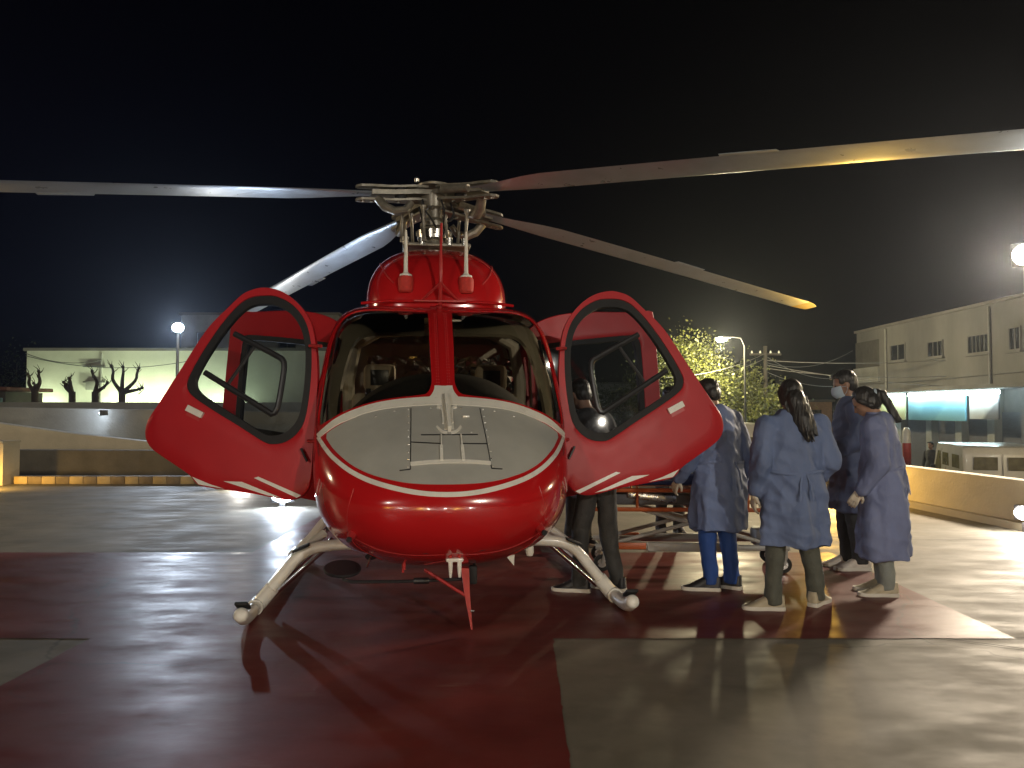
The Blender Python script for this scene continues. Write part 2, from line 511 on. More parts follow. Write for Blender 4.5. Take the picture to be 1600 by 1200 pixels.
for k, z in enumerate(np.linspace(1.445, 1.10, 9)):
    for u in (-.238, .252 + .02 * k / 8):
        p = on_hull([(u, z)], .005)[0]; m = MB(); m.ell(p, (.007, .004, .006), nu=8, nv=5); m.build('fastener', M['steel'], hood)
for u, z in ((-.45, 1.40), (-.33, 1.435), (.33, 1.435), (.46, 1.40), (.16, 1.30), (-.09, 1.455), (.11, 1.455)):
    p = on_hull([(u, z)], .005)[0]; m = MB(); m.ell(p, (.008, .004, .006), nu=8, nv=5); m.build('fastener', M['steel'], hood)
p = on_hull([(.135, 1.395)], .012)[0]; m = MB(); m.box(p, (.045, .02, .016), bevel=.004); m.build('latch', M['white'], hood)

# --- engine cowling on the roof
mb = MB(); rings_ = []
cv = [1.72, 1.735, 1.77, 1.84, 1.95, 2.1, 2.3, 2.6, 3.0, 3.6, 4.2]
cw = pch(cv, [.08, .26, .40, .495, .56, .595, .61, .615, .615, .60, .5])
ct = pch(cv, [2.33, 2.40, 2.50, 2.60, 2.71, 2.80, 2.87, 2.91, 2.92, 2.85, 2.7])
for v in np.concatenate([np.linspace(1.72, 1.84, 8), np.linspace(1.88, 2.6, 16), np.linspace(2.75, 4.2, 8)]):
    w, zt = float(cw(v)), float(ct(v)); r = []
    for a in np.linspace(0, math.pi, 49):
        c, s = math.cos(a), math.sin(a)
        zr = float(fZT(math.sqrt(v))) - .03; r.append((math.copysign(abs(c) ** (2 / 2.7), c) * w, v, zr + (zt - zr) * abs(s) ** (2 / 2.7)))
    rings_.append(r)
mb.rings(rings_, cap=True); cowl = mb.build('engine_cowling', M['red'], heli, angle=50)
for s in (-1, 1):                                   # raised seam lines on the cowling
    ln = MB(); pts = []
    for v in np.linspace(1.80, 2.7, 14):
        w, zt = float(cw(v)), float(ct(v)); a = R(90 - s * 48); c, sn = math.cos(a), math.sin(a)
        pts.append((math.copysign(abs(c) ** (2 / 2.7), c) * w, v, float(fZT(math.sqrt(v))) - .024 + (zt - float(fZT(math.sqrt(v))) + .03) * abs(sn) ** (2 / 2.7)))
    ln.tube(pts, .006, 6); ln.build('cowling_seam', M['red_metal'], cowl)
m = MB(); m.tube([(-.62, 1.78, 2.31), (-.4, 1.72, 2.325), (0, 1.70, 2.325), (.4, 1.72, 2.325), (.62, 1.78, 2.31)], .012, 8); m.build('roof_lip', M['red'], heli)

# --- tail boom, fin and stabiliser (behind the cabin)
mb = MB(); rr = []
for v, w, z0, z1 in ((4.1, .62, .95, 2.45), (4.8, .42, 1.25, 2.25), (5.6, .27, 1.45, 2.05), (7.5, .19, 1.6, 2.0), (9.3, .13, 1.72, 1.98)):
    zc_ = (z0 + z1) / 2
    rr.append([(w * math.cos(a), v, zc_ + (z1 - z0) / 2 * math.sin(a)) for a in np.linspace(0, 2 * math.pi, 32, endpoint=False)])
mb.rings(rr); tb = mb.build('tail_boom', M['red'], heli)
m = MB(); m.prism([(8.8, 1.8), (9.4, 1.75), (10.2, 3.0), (9.75, 3.0)], (-.04, 0, 0), (0, 1, 0), (0, 0, 1), (1, 0, 0), .08); m.build('fin', M['red'], tb)
m = MB(); m.prism([(8.8, 1.85), (9.3, 1.72), (9.5, 1.1), (9.25, 1.1)], (-.03, 0, 0), (0, 1, 0), (0, 0, 1), (1, 0, 0), .06); m.build('lower_fin', M['red'], tb)
m = MB(); m.box((0, 7.9, 1.8), (2.4, .36, .05), bevel=.02); m.build('stabiliser', M['red'], tb)

# --- cabin: glareshield, seats, rear bulkhead, floor
mb = MB(); gr = []
for v, zt, w in ((.80, 1.50, .40), (.86, 1.60, .56), (.98, 1.67, .66), (1.12, 1.715, .70), (1.25, 1.72, .70), (1.26, 1.30, .70)):
    gr.append([(w * x, v + .10 * x * x, (zt - .30 * (abs(x) ** 2.6) * (zt - 1.25) / .45) if True else zt) for x in np.linspace(-1, 1, 25)] + [(w * x, v + .10 * x * x, 1.15) for x in np.linspace(1, -1, 25)])
mb.rings(gr); gl_ = mb.build('glareshield', M['black_matt'], heli)
for u in (-.48, .47):
    m = MB()
    m.box((u, 2.02, 1.22), (.46, .14, .74), Euler((R(-10), 0, 0)).to_matrix(), bevel=.05)
    m.box((u, 1.78, .86), (.46, .46, .14), bevel=.05)
    s_ = m.build('crew_seat', M['seat'], heli)
    m = MB(); m.box((u, 2.10, 1.72), (.27, .10, .23), bevel=.045); m.build('headrest', M['seat'], s_)
    m = MB(); m.box((u, 2.045, 1.72), (.15, .012, .13), bevel=.004); m.build('headrest_pad', M['black_trim'], s_)
    for du in (-.09, .09):
        m = MB(); m.tube([(u + du, 2.02, 1.62), (u + du, 1.93, 1.40), (u + du * .8, 1.90, 1.1)], (.022), 6); m.build('harness', M['black_trim'], s_)
m = MB(); m.box((0, 3.75, 1.3), (1.6, .04, 1.7)); m.build('rear_bulkhead', M['beige'], heli)
m = MB(); m.box((0, 2.4, .62), (1.62, 2.7, .04)); m.build('cabin_floor', M['black_matt'], heli)
m = MB(); m.tube([(-.74, 2.36, .7), (-.76, 2.36, 1.7), (-.70, 2.36, 2.02), (-.5, 2.36, 2.14), (0, 2.36, 2.17), (.5, 2.36, 2.14), (.70, 2.36, 2.02), (.76, 2.36, 1.7), (.74, 2.36, .7)], .055, 10); m.build('cabin_frame', M['beige'], heli)
m = MB(); m.box((.05, 1.62, 2.10), (.26, .5, .09), bevel=.03); oc = m.build('overhead_console', M['beige'], heli)
m = MB(); m.box((.06, 1.40, 1.98), (.05, .03, .15), bevel=.01); m.build('compass', M['black_trim'], oc)
for u in (-.42, .50):
    m = MB(); m.lathe([(0, .012), (-.03, .022), (-.07, .02), (-.085, .008)], (u, 1.60, 2.19)); m.build('cabin_lamp', M['black_trim'], heli)
for u in (-.76, .76):
    m = MB(); m.tube([(u, 1.33, 1.98), (u * 1.01, 1.26, 1.88), (u * 1.02, 1.22, 1.78)], .014, 8); m.build('grab_handle', M['black_trim'], heli)
# clear plastic wrapped over kit in the rear cabin: catches glints
M['film'] = glass('clear_plastic_film', (.86, .87, .88), 2.2, .08)
rng = np.random.RandomState(4)
for u0 in (-.30, .42):
    m = MB(); g = []
    for i in range(14):
        g.append([(u0 + (j / 13 - .5) * .62 + rng.normal(0, .012), 2.55 + rng.normal(0, .05), 1.35 + i * .045 + rng.normal(0, .01)) for j in range(14)])
    m.rings(g, cap=False, closed=False); m.build('plastic_cover', M['film'], heli, smooth=False)
m = MB(); m.box((0, 2.95, 1.2), (1.3, .5, .9), bevel=.08); m.build('cabin_equipment', M['black_trim'], heli)

# --- doors
E3 = lambda a, b: (np.cross(a, b), 0)[0]
def unit(a):
    a = np.array(a, float); return a / np.linalg.norm(a)
DH1 = hl(at(497, 543, 5.62)); DH2 = hl(at(488, 700, 5.50)); DO = hl(at(228, 680, 5.62))
def plane_frame(p0, p1, p2):
    """origin p0, ex towards p2 (outboard), ey up in the plane, ez out of its face towards the nose"""
    ez = unit(np.cross(p1 - p0, p2 - p0))
    if ez[1] > 0:
        ez = -ez
    ex = unit((p2 - p0) - np.dot(p2 - p0, np.array([0, 0, 1.])) * np.array([0, 0, 1.]) * 0)
    up = np.array([0, 0, 1.]); ey = unit(up - np.dot(up, ez) * ez); ex = np.cross(ey, ez)
    return ex, ey, ez
def to_plane(px, p0, fr):
    """pixels -> 2D coordinates in the door's own plane"""
    ex, ey, ez = fr; out = []
    c0 = hl((0, 0, CAMZ))
    for x, y in px:
        q = hl(at(x, y, 6.0)); d = q - c0
        t = np.dot(p0 - c0, ez) / np.dot(d, ez); w = c0 + d * t - p0
        out.append((np.dot(w, ex), np.dot(w, ey)))
    return np.array(out)
def about(p, a, b, ang):
    """p turned by ang about the line a-b"""
    k = unit(b - a); r = p - a
    return a + r * math.cos(ang) + np.cross(k, r) * math.sin(ang) + k * np.dot(k, r) * (1 - math.cos(ang))
SWING = {}
def mir(p, s):
    if s in SWING:
        p = about(p, *SWING[s])
    return np.array([p[0] * s, p[1], p[2]])
def ring_plate(outer, inner, c, n, p0, fr, s, t, bulge=0.0, z0=0.0):
    ex, ey, ez = fr; O = polar(outer, c, n); I = polar(inner, c, n)
    size = np.max(np.linalg.norm(O - c, axis=1))
    def pt(q, d):
        b = bulge * (1 - (np.linalg.norm(q - c) / size) ** 2)
        return mir(p0 + ex * q[0] + ey * q[1] + ez * (d + b), s)
    mb = MB(); seq = []
    def loop(A, d):
        return [pt(q, d) for q in A]
    rr = [loop(I, z0 - t), loop(I, z0 - .004), loop(I * .97 + O * .03, z0)]
    for k in (.25, .5, .75):
        rr.append(loop(I * (1 - k) + O * k, z0))
    rr += [loop(I * .03 + O * .97, z0), loop(O, z0 - .008), loop(O, z0 - t)]
    rr.append(rr[0])
    mb.rings(rr, cap=False)
    return mb, pt
z2 = lambda pts, ox, oy, k: [(ox + x / k, oy + y / k) for x, y in pts]
FD_OUT = [(397, 453), (416, 450), (443, 457), (468, 476), (487, 504), (495, 540), (498, 590), (495, 646), (491, 692), (488, 735), (483, 760), (468, 777), (443, 781), (400, 772), (350, 765), (310, 758), (297, 743), (274, 727), (243, 706), (231, 694), (226, 677), (231, 655), (242, 640), (280, 584), (302, 550), (329, 511), (360, 480), (380, 461)]
FD_WIN = z2([(690, 107), (760, 112), (840, 155), (900, 230), (930, 330), (936, 450), (925, 600), (900, 735), (860, 805), (800, 848), (740, 858), (690, 845), (560, 762), (430, 682), (330, 612), (304, 565), (315, 515), (380, 400), (480, 252), (570, 150), (630, 115)], 200, 430, 3.244)
RD_OUT = [(822, 520), (1000, 487), (1014, 489), (1022, 503), (1038, 730), (1034, 745), (960, 760), (886, 776), (830, 782), (822, 770)]
RD_WIN = [(840, 548), (850, 538), (985, 524), (996, 530), (1001, 545), (1008, 660), (1002, 672), (860, 690), (845, 685), (840, 672)]
fr_f = plane_frame(DH1, DH2, DO)
fd_o = to_plane(smooth_line(FD_OUT, 150, True), DH1, fr_f); fd_w = to_plane(smooth_line(FD_WIN, 120, True), DH1, fr_f)
fd_c = fd_w.mean(0)
RP0 = hl(at(860, 640, 7.12)); RP1 = hl(at(860, 500, 7.18)); RP2 = hl(at(1030, 640, 7.30))
fr_r = plane_frame(RP0, RP1, RP2)
rd_o = to_plane(smooth_line(RD_OUT, 150, True), RP0, fr_r); rd_w = to_plane(smooth_line(RD_WIN, 120, True), RP0, fr_r)
rd_c = rd_w.mean(0)
VENT = to_plane(z2([(545, 300), (770, 418), (795, 445), (790, 520), (760, 680), (730, 700), (700, 685), (395, 495)], 200, 430, 3.244), DH1, fr_f)
VBAR = to_plane(z2([(645, 365), (515, 550)], 200, 430, 3.244), DH1, fr_f)
HND = to_plane(z2([(350, 695)], 200, 430, 3.244), DH1, fr_f)[0]
FSWING, RSWING = 12, -25
for s in (1, -1):                      # s = 1 the door traced on the left, s = -1 its mirror image
    SWING.clear()
    if s == -1:
        SWING[-1] = (DH2, DH1, R(FSWING))
    mb, pt = ring_plate(fd_o, fd_w, fd_c, 160, DH1, fr_f, s, .045, .03)
    d = mb.build('front_door', M['red_door'], heli, angle=40)
    inner = fd_c + (fd_w - fd_c) * .885
    mb, _ = ring_plate(fd_c + (fd_w - fd_c) * 1.004, inner, fd_c, 140, DH1, fr_f, s, .05, .03, .006)
    mb.build('window_seal', M['black_rubber'], d, angle=40)
    mb = MB(); O = polar(inner * 1.0, fd_c, 96)
    mb.rings([[pt(fd_c + (q - fd_c) * k, -.018) for q in O] for k in (.002, .25, .5, .75, 1.01)], cap=False); mb.build('window_pane', M['door_glass'], d)
    vl = smooth_line(VENT, 40)
    m = MB(); m.tube([pt(q, -.012) for q in vl], [(.022, .022)] * 40, 10); fr_ = m.build('vent_frame', M['black_trim'], d)
    m = MB(); m.tube([pt(q, -.012) for q in VBAR], [(.013, .013)] * 2, 8); m.build('vent_bar', M['black_trim'], fr_)
    # handle: recessed grey pull lying along the window's lower edge
    hx = unit(fd_w[np.argmin(np.abs(fd_w - (HND + [.1, .05])).sum(1))] - HND) if False else None
    e = to_plane(z2([(300, 672), (400, 722)], 200, 430, 3.244), DH1, fr_f); ax2 = unit(e[1] - e[0]); ay2 = np.array([-ax2[1], ax2[0]])
    def plate(name, cc, lx, ly, d0, t, material, parent):
        q = [cc + ax2 * a * lx / 2 + ay2 * b * ly / 2 for a, b in ((-1, -1), (1, -1), (1, 1), (-1, 1))]
        m = MB(); m.rings([[pt(w, d0) for w in q], [pt(w, d0 + t) for w in q]]); return m.build(name, material, parent, angle=20)
    h = plate('handle', HND, .135, .045, .002, .022, M['steel'] if False else M['cream'], d)
    plate('handle_recess', HND - ay2 * .036, .115, .03, .001, .003, M['red_metal'], h)
    # hinges
    for hx_, hy_ in ((488, 543), (484, 690)):
        a = to_plane([(hx_, hy_)], DH1, fr_f)[0]
        m = MB(); m.tube([pt(a, .02), pt(a + [.0, 0.0], .03), mir(np.array([-.86, 1.12, (DH1 + fr_f[0] * a[0] + fr_f[1] * a[1])[2]]), s if not SWING else 1) * ((1, 1, 1) if not SWING else (-1, 1, 1))], .012, 8)
        m.build('hinge', M['red_metal'], d)
    a = to_plane([(474, 702), (484, 722)], DH1, fr_f)
    m = MB(); m.tube([pt(a[0], .03), pt(a[1], .045)], .009, 8); m.build('door_stay', M['black_trim'], d)
    for quad in ([(398, 747), (405, 745), (471, 774), (464, 778)], [(350, 752), (379, 753), (440, 778), (418, 774)], [(301, 745), (330, 757), (352, 764), (311, 757)]):
        q = to_plane(quad, DH1, fr_f); A_, B_, C_, D_ = q; g_ = []
        for t in np.linspace(0, 1, 8):
            g_.append([pt(A_ + (D_ - A_) * t, .0035), pt((A_ + (D_ - A_) * t) * .5 + (B_ + (C_ - B_) * t) * .5, .0035), pt(B_ + (C_ - B_) * t, .0035)])
        m = MB(); m.rings(g_, cap=False, closed=False); m.build('door_stripe', M['white'], d)
    SWING.clear()
    if s == 1:
        SWING[-1] = (RP0 - fr_r[0] * .3, RP0 - fr_r[0] * .3 + np.array([0, 0, 1.]), R(-RSWING))
    # rear door (traced on the right, so the sign is the other way round)
    mb, pr = ring_plate(rd_o, rd_w, rd_c, 160, RP0, fr_r, -s, .05, .02)
    d2 = mb.build('rear_door', M['red_door'], heli, angle=40)
    inner = rd_c + (rd_w - rd_c) * .90
    mb, _ = ring_plate(rd_c + (rd_w - rd_c) * 1.004, inner, rd_c, 140, RP0, fr_r, -s, .055, .02, .006); mb.build('window_seal', M['black_rubber'], d2, angle=40)
    O = polar(inner, rd_c, 80); mb = MB(); mb.rings([[pr(rd_c + (q - rd_c) * k, -.02) for q in O] for k in (.002, .5, 1.01)], cap=False); mb.build('window_pane', M['door_glass'], d2)

# --- landing skids
LOC = lambda x, y, z: np.array([x, y, z])
TR = 1.31
cream = M['cream']
def arc(pts, n=28):
    return smooth_line(pts, n)
for s in (-1, 1):
    m = MB(); m.tube(arc([(s * TR, .72, .115), (s * TR, .80, .075), (s * TR, 1.0, .052), (s * TR, 1.6, .05), (s * TR, 3.5, .05), (s * TR, 3.75, .055)], 40), .047, 14)
    sk = m.build('skid', cream, heli)
    m = MB(); m.lathe([(-.03, .048), (.008, .048), (.022, .043), (.032, .030), (.036, .012)], (s * TR, .72, .115), (0, -1, .35), 18); m.build('toe_cap', cream, sk)
    m = MB(); m.box((s * TR, .765, .165), (.085, .13, .022), Euler((R(-28), 0, 0)).to_matrix(), bevel=.008); m.build('toe_step', M['black_rubber'], sk)
    m = MB(); m.cyl((s * TR, 1.16, .05), (s * TR, 1.30, .05), .058, 16); m.build('saddle', cream, sk)
    m = MB(); m.cyl((s * TR, 3.1, .05), (s * TR, 3.24, .05), .066, 16); m.build('saddle', cream, sk)
for v in (1.23, 3.17):
    half = [(0, v, .47), (.55, v, .47), (.78, v, .465), (.93, v, .44), (1.04, v, .37), (1.14, v, .25), (1.25, v, .12), (TR, v, .05)]
    pts = arc([(-p[0], p[1], p[2]) for p in half[::-1]] + half[1:], 90)
    m = MB(); m.tube(pts, .041, 14); ct_ = m.build('cross_tube', cream, heli)
    for s in (-1, 1):
        m = MB(); m.tube([(s * 1.2, v, .175), (s * 1.29, v, .065)], .054, 14); m.build('sleeve', cream, ct_)
        m = MB(); m.box((s * 1.0, v - .02, .455), (.12, .10, .018), Euler((0, R(s * 22), 0)).to_matrix(), bevel=.006); m.build('boarding_step', M['black_rubber'], ct_)
        m = MB(); m.cyl((s * 1.22, v + .10, .10), (s * .80, v + .28, .46), .028, 12); m.build('damper_strut', M['chrome'], ct_)
        m = MB(); m.tube([(s * 1.02, v + .05, .40), (s * .86, v + .20, .52)], .034, 10); m.build('strut_fairing', cream, ct_)
# --- small fittings below and on the nose
def belly(u, v):
    q = math.sqrt(v); zt, zb, w, zc, nl = (float(f(q)) for f in (fZT, fZB, fW, fZC, fN))
    return zc - (zc - zb) * max(0, 1 - (abs(u) / w) ** nl) ** (1 / nl)
u0, v0 = .045, .22; zb_ = belly(u0, v0)
m = MB(); m.box((u0, v0, zb_ - .012), (.11, .06, .026), bevel=.012); pp = m.build('probe_mount', cream, heli)
for du in (-.027, .027):
    m = MB(); m.tube([(u0 + du, v0 - .02, zb_ - .02), (u0 + du, v0 - .03, zb_ - .075), (u0 + du, v0 - .03, zb_ - .115)], [.015, .012, .007], 10); m.build('probe', cream, pp)
    m = MB(); m.box((u0 + du, v0 - .02, zb_ + .022), (.014, .014, .04)); m.build('probe_cover', M['red_cover'], pp)
for a, b in ((-.21, -.05), (.13, .28)):
    zz = [belly(a + (b - a) * t, .20) + .015 for t in (0, .5, 1)]
    m = MB(); m.tube([(a, .175, zz[0] + .012), ((a + b) / 2, .165, zz[1] + .012), (b, .175, zz[2] + .012)], .006, 6); m.build('seam', M['black_trim'], heli)
# search mirror on its arm
m = MB(); m.lathe([(0, .03), (.004, .118), (.016, .121), (.022, .115), (.024, .02)], (-.66, .62, .405), (.05, -.25, 1), 40); mi = m.build('search_mirror', M['black_trim'], heli)
m = MB(); m.tube([(-.66, .62, .41), (-.65, .60, .35), (-.60, .60, .335), (-.3, .60, .328), (0, .60, .33), (.17, .60, .335), (.20, .60, .37), (.20, .62, .43)], .011, 8); m.build('mirror_arm', M['black_trim'], mi)
m = MB(); m.cyl((-.20, .60, .329), (-.10, .60, .329), .021, 12); m.build('clamp', M['black_trim'], mi)
m = MB(); m.cyl((-.66, .615, .40), (-.655, .60, .36), .013, 10); m.build('pivot', M['steel'], mi)
m = MB(); m.box((.19, .60, .36), (.05, .06, .12), bevel=.01); m.build('arm_bracket', M['black_matt'], mi)
# lower wire cutter
m = MB(); m.rings([[(.105, .52, .42), (.155, .50, .42), (.155, .56, .42), (.105, .58, .42)], [(.125, .50, .26), (.160, .49, .26), (.160, .53, .26), (.125, .55, .26)], [(.165, .46, -.0 + .04), (.175, .455, .04), (.175, .47, .04), (.165, .475, .04)]]); lc = m.build('lower_cutter', M['red_metal'], heli, angle=25)
m = MB(); m.tube([(-.13, .60, .40), (.14, .51, .24)], .011, 8); m.build('cutter_stay', M['red_metal'], lc)
m = MB(); m.cyl((.165, .47, .155), (.185, .465, .155), .009, 8); m.build('bolt', M['steel'], lc)
for u, v, h in ((-.26, .42, .07), (-.27, .62, .09)):
    m = MB(); m.cyl((u, v, belly(u, v) + .01), (u, v, belly(u, v) - h * .6), .008, 8); m.build('drain_mast', M['red_metal'], heli)
m = MB(); m.prism([(0, 0), (.075, 0), (.07, -.085)], (.42, .8, belly(.45, .8) + .01), (1, 0, 0), (0, 0, 1), (0, 1, 0), .02); m.build('blade_antenna', cream, heli, angle=20)
m = MB(); m.lathe([(0.02, .026), (-.05, .028), (-.07, .02)], (.60, .8, belly(.60, .8))); m.build('drain_cap', cream, heli)
zq = belly(-.47, .62)
m = MB(); m.lathe([(0, .035), (.004, .036), (.006, .01)], (-.47, .44, belly(-.47, .44) - .004), (0, -.7, -.7)); ob = m.build('temperature_probe', M['black_trim'], heli)
m = MB(); m.tube([(-.47, .44, belly(-.47, .44)), (-.49, .38, belly(-.47, .44) - .06)], .007, 8); m.build('probe_stem', M['steel'], ob)
for s, z in ((-1, .70), (1, .72)):
    p = on_hull([(s * .57, z)], .0)[0]
    m = MB(); m.lathe([(-.01, .028), (.02, .026), (.05, .02), (.085, .016)], p, (s * .15, -1, -.2), 14); pb = m.build('pitot_tube', M['red_metal'], heli)
    m = MB(); m.lathe([(.085, .017), (.10, .017)], p, (s * .15, -1, -.2), 14); m.build('pitot_tip', M['black_trim'], pb)
for s in (-1, 1):                        # lower nose panel seam
    P = smooth_line([(s * .56, .98), (s * .60, .80), (s * .56, .62), (s * .40, .50)], 20)
    m = MB(); m.tube(list(on_hull(P, .0005)), .0022, 5); m.build('panel_seam', M['red_metal'], heli)
    P = smooth_line([(s * .02, .575), (s * .2, .57), (s * .4, .60), (s * .62, .70)], 24)
    m = MB(); m.tube(list(on_hull(P, .0005)), .0022, 5); m.build('panel_seam', M['red_metal'], heli)
# --- roof: upper wire cutter and the two covered probes
m = MB(); m.tube([(.01, 1.72, 2.30), (.012, 1.60, 2.47), (.012, 1.62, 2.62), (.02, 1.70, 2.96)], [.016, .014, .012, .010], 10); uc = m.build('upper_cutter', M['red_metal'], heli)
for s in (-1, 1):
    m = MB(); m.tube([(.012, 1.60, 2.46), (.012 + s * .15, 1.74, 2.335)], .010, 8); m.build('cutter_stay', M['red_metal'], uc)
m = MB(); m.box((.012, 1.68, 2.325), (.42, .02, .014), bevel=.004); m.build('cutter_foot', M['red_metal'], uc)
for u in (-.265, .225):
    v = 1.80; z = 2.47
    m = MB(); m.lathe([(-.07, .045), (-.055, .058), (0, .062), (.045, .062), (.062, .05), (.07, .02)], (u, v - .05, z), seg=22); pc = m.build('probe_cover', M['red_cover'], heli)
    m = MB(); m.lathe([(.055, .052), (.075, .05), (.085, .028), (.10, .018), (.40, .011), (.44, .006)], (u, v - .05, z), seg=12); m.build('roof_probe', cream, pc)

# --- rotor
HUBV, HUBZ = 2.92, 3.50
hub = MB(); hub.lathe([(-.62, .20), (-.60, .12), (-.34, .085), (-.30, .11), (-.24, .115), (-.20, .08), (-.12, .08), (-.1, .12), (.02, .13), (.05, .10), (.07, .05), (.08, .01)], (0, HUBV, HUBZ), seg=28)
hub = hub.build('rotor_hub', M['hub'], heli)
m = MB(); m.lathe([(-.42, .13), (-.41, .16), (-.33, .165), (-.32, .13)], (0, HUBV, HUBZ), seg=32); m.build('swashplate', M['steel'], hub)
m = MB(); m.lathe([(-.30, .095), (-.29, .135), (-.255, .135), (-.245, .09)], (0, HUBV, HUBZ), seg=32); m.build('rotating_ring', M['hub'], hub)
for a in np.arange(0, 360, 45):
    c, s = math.cos(R(a)), math.sin(R(a))
    m = MB(); m.box((.15 * c, HUBV + .15 * s, HUBZ - .35), (.05, .03, .05), Matrix.Rotation(R(a), 3, 'Z'), bevel=.008); m.build('swashplate_lug', M['hub'], hub)
m = MB(); m.box((.02, HUBV - .05, HUBZ - .495), (.64, .34, .035), bevel=.012); dk = m.build('control_deck', M['hub'], hub)
for u in (-.27, -.12, .14, .28):
    m = MB(); m.cyl((u, HUBV - .2, HUBZ - .50), (u, HUBV - .2, HUBZ - .43), .03, 12); m.build('actuator_cap', M['steel'], dk)
for (a_, b_, r_) in (((-.30, -.16, -.47), (-.31, -.18, -.16), .017), ((-.10, -.22, -.47), (-.11, -.22, -.13), .016), ((.29, -.14, -.47), (.31, -.16, -.14), .017), ((.12, -.2, -.47), (.10, -.15, -.2), .014), ((-.2, .2, -.47), (-.22, .22, -.1), .016), ((.24, .2, -.47), (.26, .22, -.1), .016)):
    m = MB(); A = np.array(a_) + (0, HUBV, HUBZ); B = np.array(b_) + (0, HUBV, HUBZ)
    m.tube([A, A * .9 + B * .1, A * .85 + B * .15, A * .15 + B * .85, A * .1 + B * .9, B], [r_ * 1.5, r_ * 1.5, r_, r_, r_ * 1.6, r_ * 1.6], 10); m.build('pitch_link', M['hub'], hub)
BL = [(203.6, .035, 3.0, .084), (-35.0, .04, -9.0, .091), (129.0, -.045, 13.0, .088), (31.0, -.05, -5.0, .112)]
RAD = 5.49
def droop(r):
    return -DK * r - .0012 * r * r
for ang, dz, pitch, DK in BL:
    a = R(ang) - PSI
    er = np.array([math.cos(a), math.sin(a), 0]); et = np.array([-math.sin(a), math.cos(a), 0]); up = np.array([0, 0, 1.])
    base = np.array([0, HUBV, HUBZ + dz])
    P = lambda r, t, z: base + er * r + et * t + up * (z + droop(r))
    # yoke arm and grip plates
    for z, t in ((.060, .022), (-.066, .022)):
        o = [(.08, -.075), (.22, -.085), (.34, -.06), (.46, -.045), (.62, -.06), (.72, -.055), (.76, -.025), (.76, .025), (.72, .055), (.62, .06), (.46, .045), (.34, .06), (.22, .085), (.08, .075)]
        m = MB(); m.rings([[P(r, w, z + t / 2) for r, w in o], [P(r, w, z - t / 2) for r, w in o]]); g = m.build('grip_plate', M['hub'], hub, angle=30)
        for r in (.24, .36, .62, .70):
            m = MB(); sg = 1 if z > 0 else -1
            m.cyl(P(r, 0, z - sg * .0), P(r, 0, z + sg * .022), .020, 10); m.build('bolt', M['steel'], g)
    m = MB(); m.rings([[P(r, -w, .022), P(r, w, .022), P(r, w, -.022), P(r, -w, -.022)] for r, w in ((0, .10), (.2, .11), (.4, .07), (.62, .06))]); m.build('flex_yoke', M['hub'], hub, angle=30)
    m = MB(); m.tube([P(.56, .03, -.06), P(.50, .08, -.15), P(.42, .13, -.20), P(.33, .16, -.19), P(.27, .17, -.12)], [(.045, .04), (.05, .045), (.048, .042), (.04, .036), (.03, .03)], 10); m.build('pitch_horn', M['hub'], hub)
    m = MB(); m.lathe([(-.06, .045), (-.05, .06), (.05, .06), (.06, .045)], P(.33, 0, 0), seg=18); m.build('elastomeric_bearing', M['black_rubber'], hub)
    m = MB(); m.tube([P(.20, -.11, .01), P(.50, -.10, .0)], [.042, .036], 12); m.build('lag_damper', M['hub'], hub)
    # blade
    rings_ = []; rs = np.concatenate([[.50, .60, .72, .85, 1.0, 1.15, 1.35], np.linspace(1.6, 5.25, 22)])
    prof = [(1, 0), (.9, .022), (.7, .05), (.5, .066), (.3, .072), (.15, .06), (.05, .036), (0, 0), (.05, -.025), (.15, -.035), (.3, -.036), (.5, -.03), (.7, -.022), (.9, -.012)]
    def ring(r):
        k = min(1, max(0, (r - .55) / .85)); k = k * k * (3 - 2 * k)
        ch = .13 + .17 * k; th = .75 + 1.9 * (1 - k)
        if r > 5.25:
            ch *= 1 - .35 * ((r - 5.25) / .24) ** 2
        pr = R(pitch * (1.25 - .45 * r / RAD))
        out = []
        for x, y in prof:
            t = (.28 - x) * ch; z = y * ch * th * .8
            out.append(P(r, t * math.cos(pr) - z * math.sin(pr), t * math.sin(pr) + z * math.cos(pr)))
        return out
    m = MB(); m.rings([ring(r) for r in rs]); b = m.build('rotor_blade', M['blade'], heli, angle=40)
    m = MB(); m.rings([ring(r) for r in (5.2502, 5.35, 5.43, 5.49)]); m.build('blade_tip', M['yellow'], b, angle=40)
    m = MB(); m.rings([ring(r) for r in (.42, .499)]); m.build('blade_root', M['black_trim'], b, angle=40)
    m = MB(); q0, q1 = ring(2.9), ring(3.35)
    m.rings([[q0[0] + er * .02, q0[0] - et * .05 + er * .03, q0[0] - et * .05 + er * .03 - up * .004, q0[0] + er * .02 - up * .004], [q1[0], q1[0] - et * .05 - er * .01, q1[0] - et * .05 - er * .01 - up * .004, q1[0] - up * .004]]); m.build('trim_tab', M['blade'], b, angle=20)
for i_, (a0, rr_) in enumerate(((20, .17), (95, .19), (160, .16), (235, .20), (290, .18), (335, .17))):
    A = np.array([rr_ * math.cos(R(a0)), HUBV + rr_ * math.sin(R(a0)), HUBZ - .06]); B = np.array([.11 * math.cos(R(a0 + 70)), HUBV + .11 * math.sin(R(a0 + 70)), HUBZ - .40])
    m = MB(); m.tube(smooth_line([A, A * (1, 1, 1) + (.03, -.04, -.12), (A + B) / 2 + (0, -.07, -.03), B], 12), .009, 6); m.build('hose', M['black_rubber'], hub)
for a0 in np.arange(15, 360, 60):
    m = MB(); m.cyl((.10 * math.cos(R(a0)), HUBV + .10 * math.sin(R(a0)), HUBZ - .135), (.10 * math.cos(R(a0)), HUBV + .10 * math.sin(R(a0)), HUBZ - .095), .018, 6); m.build('hub_nut', M['steel'], hub)
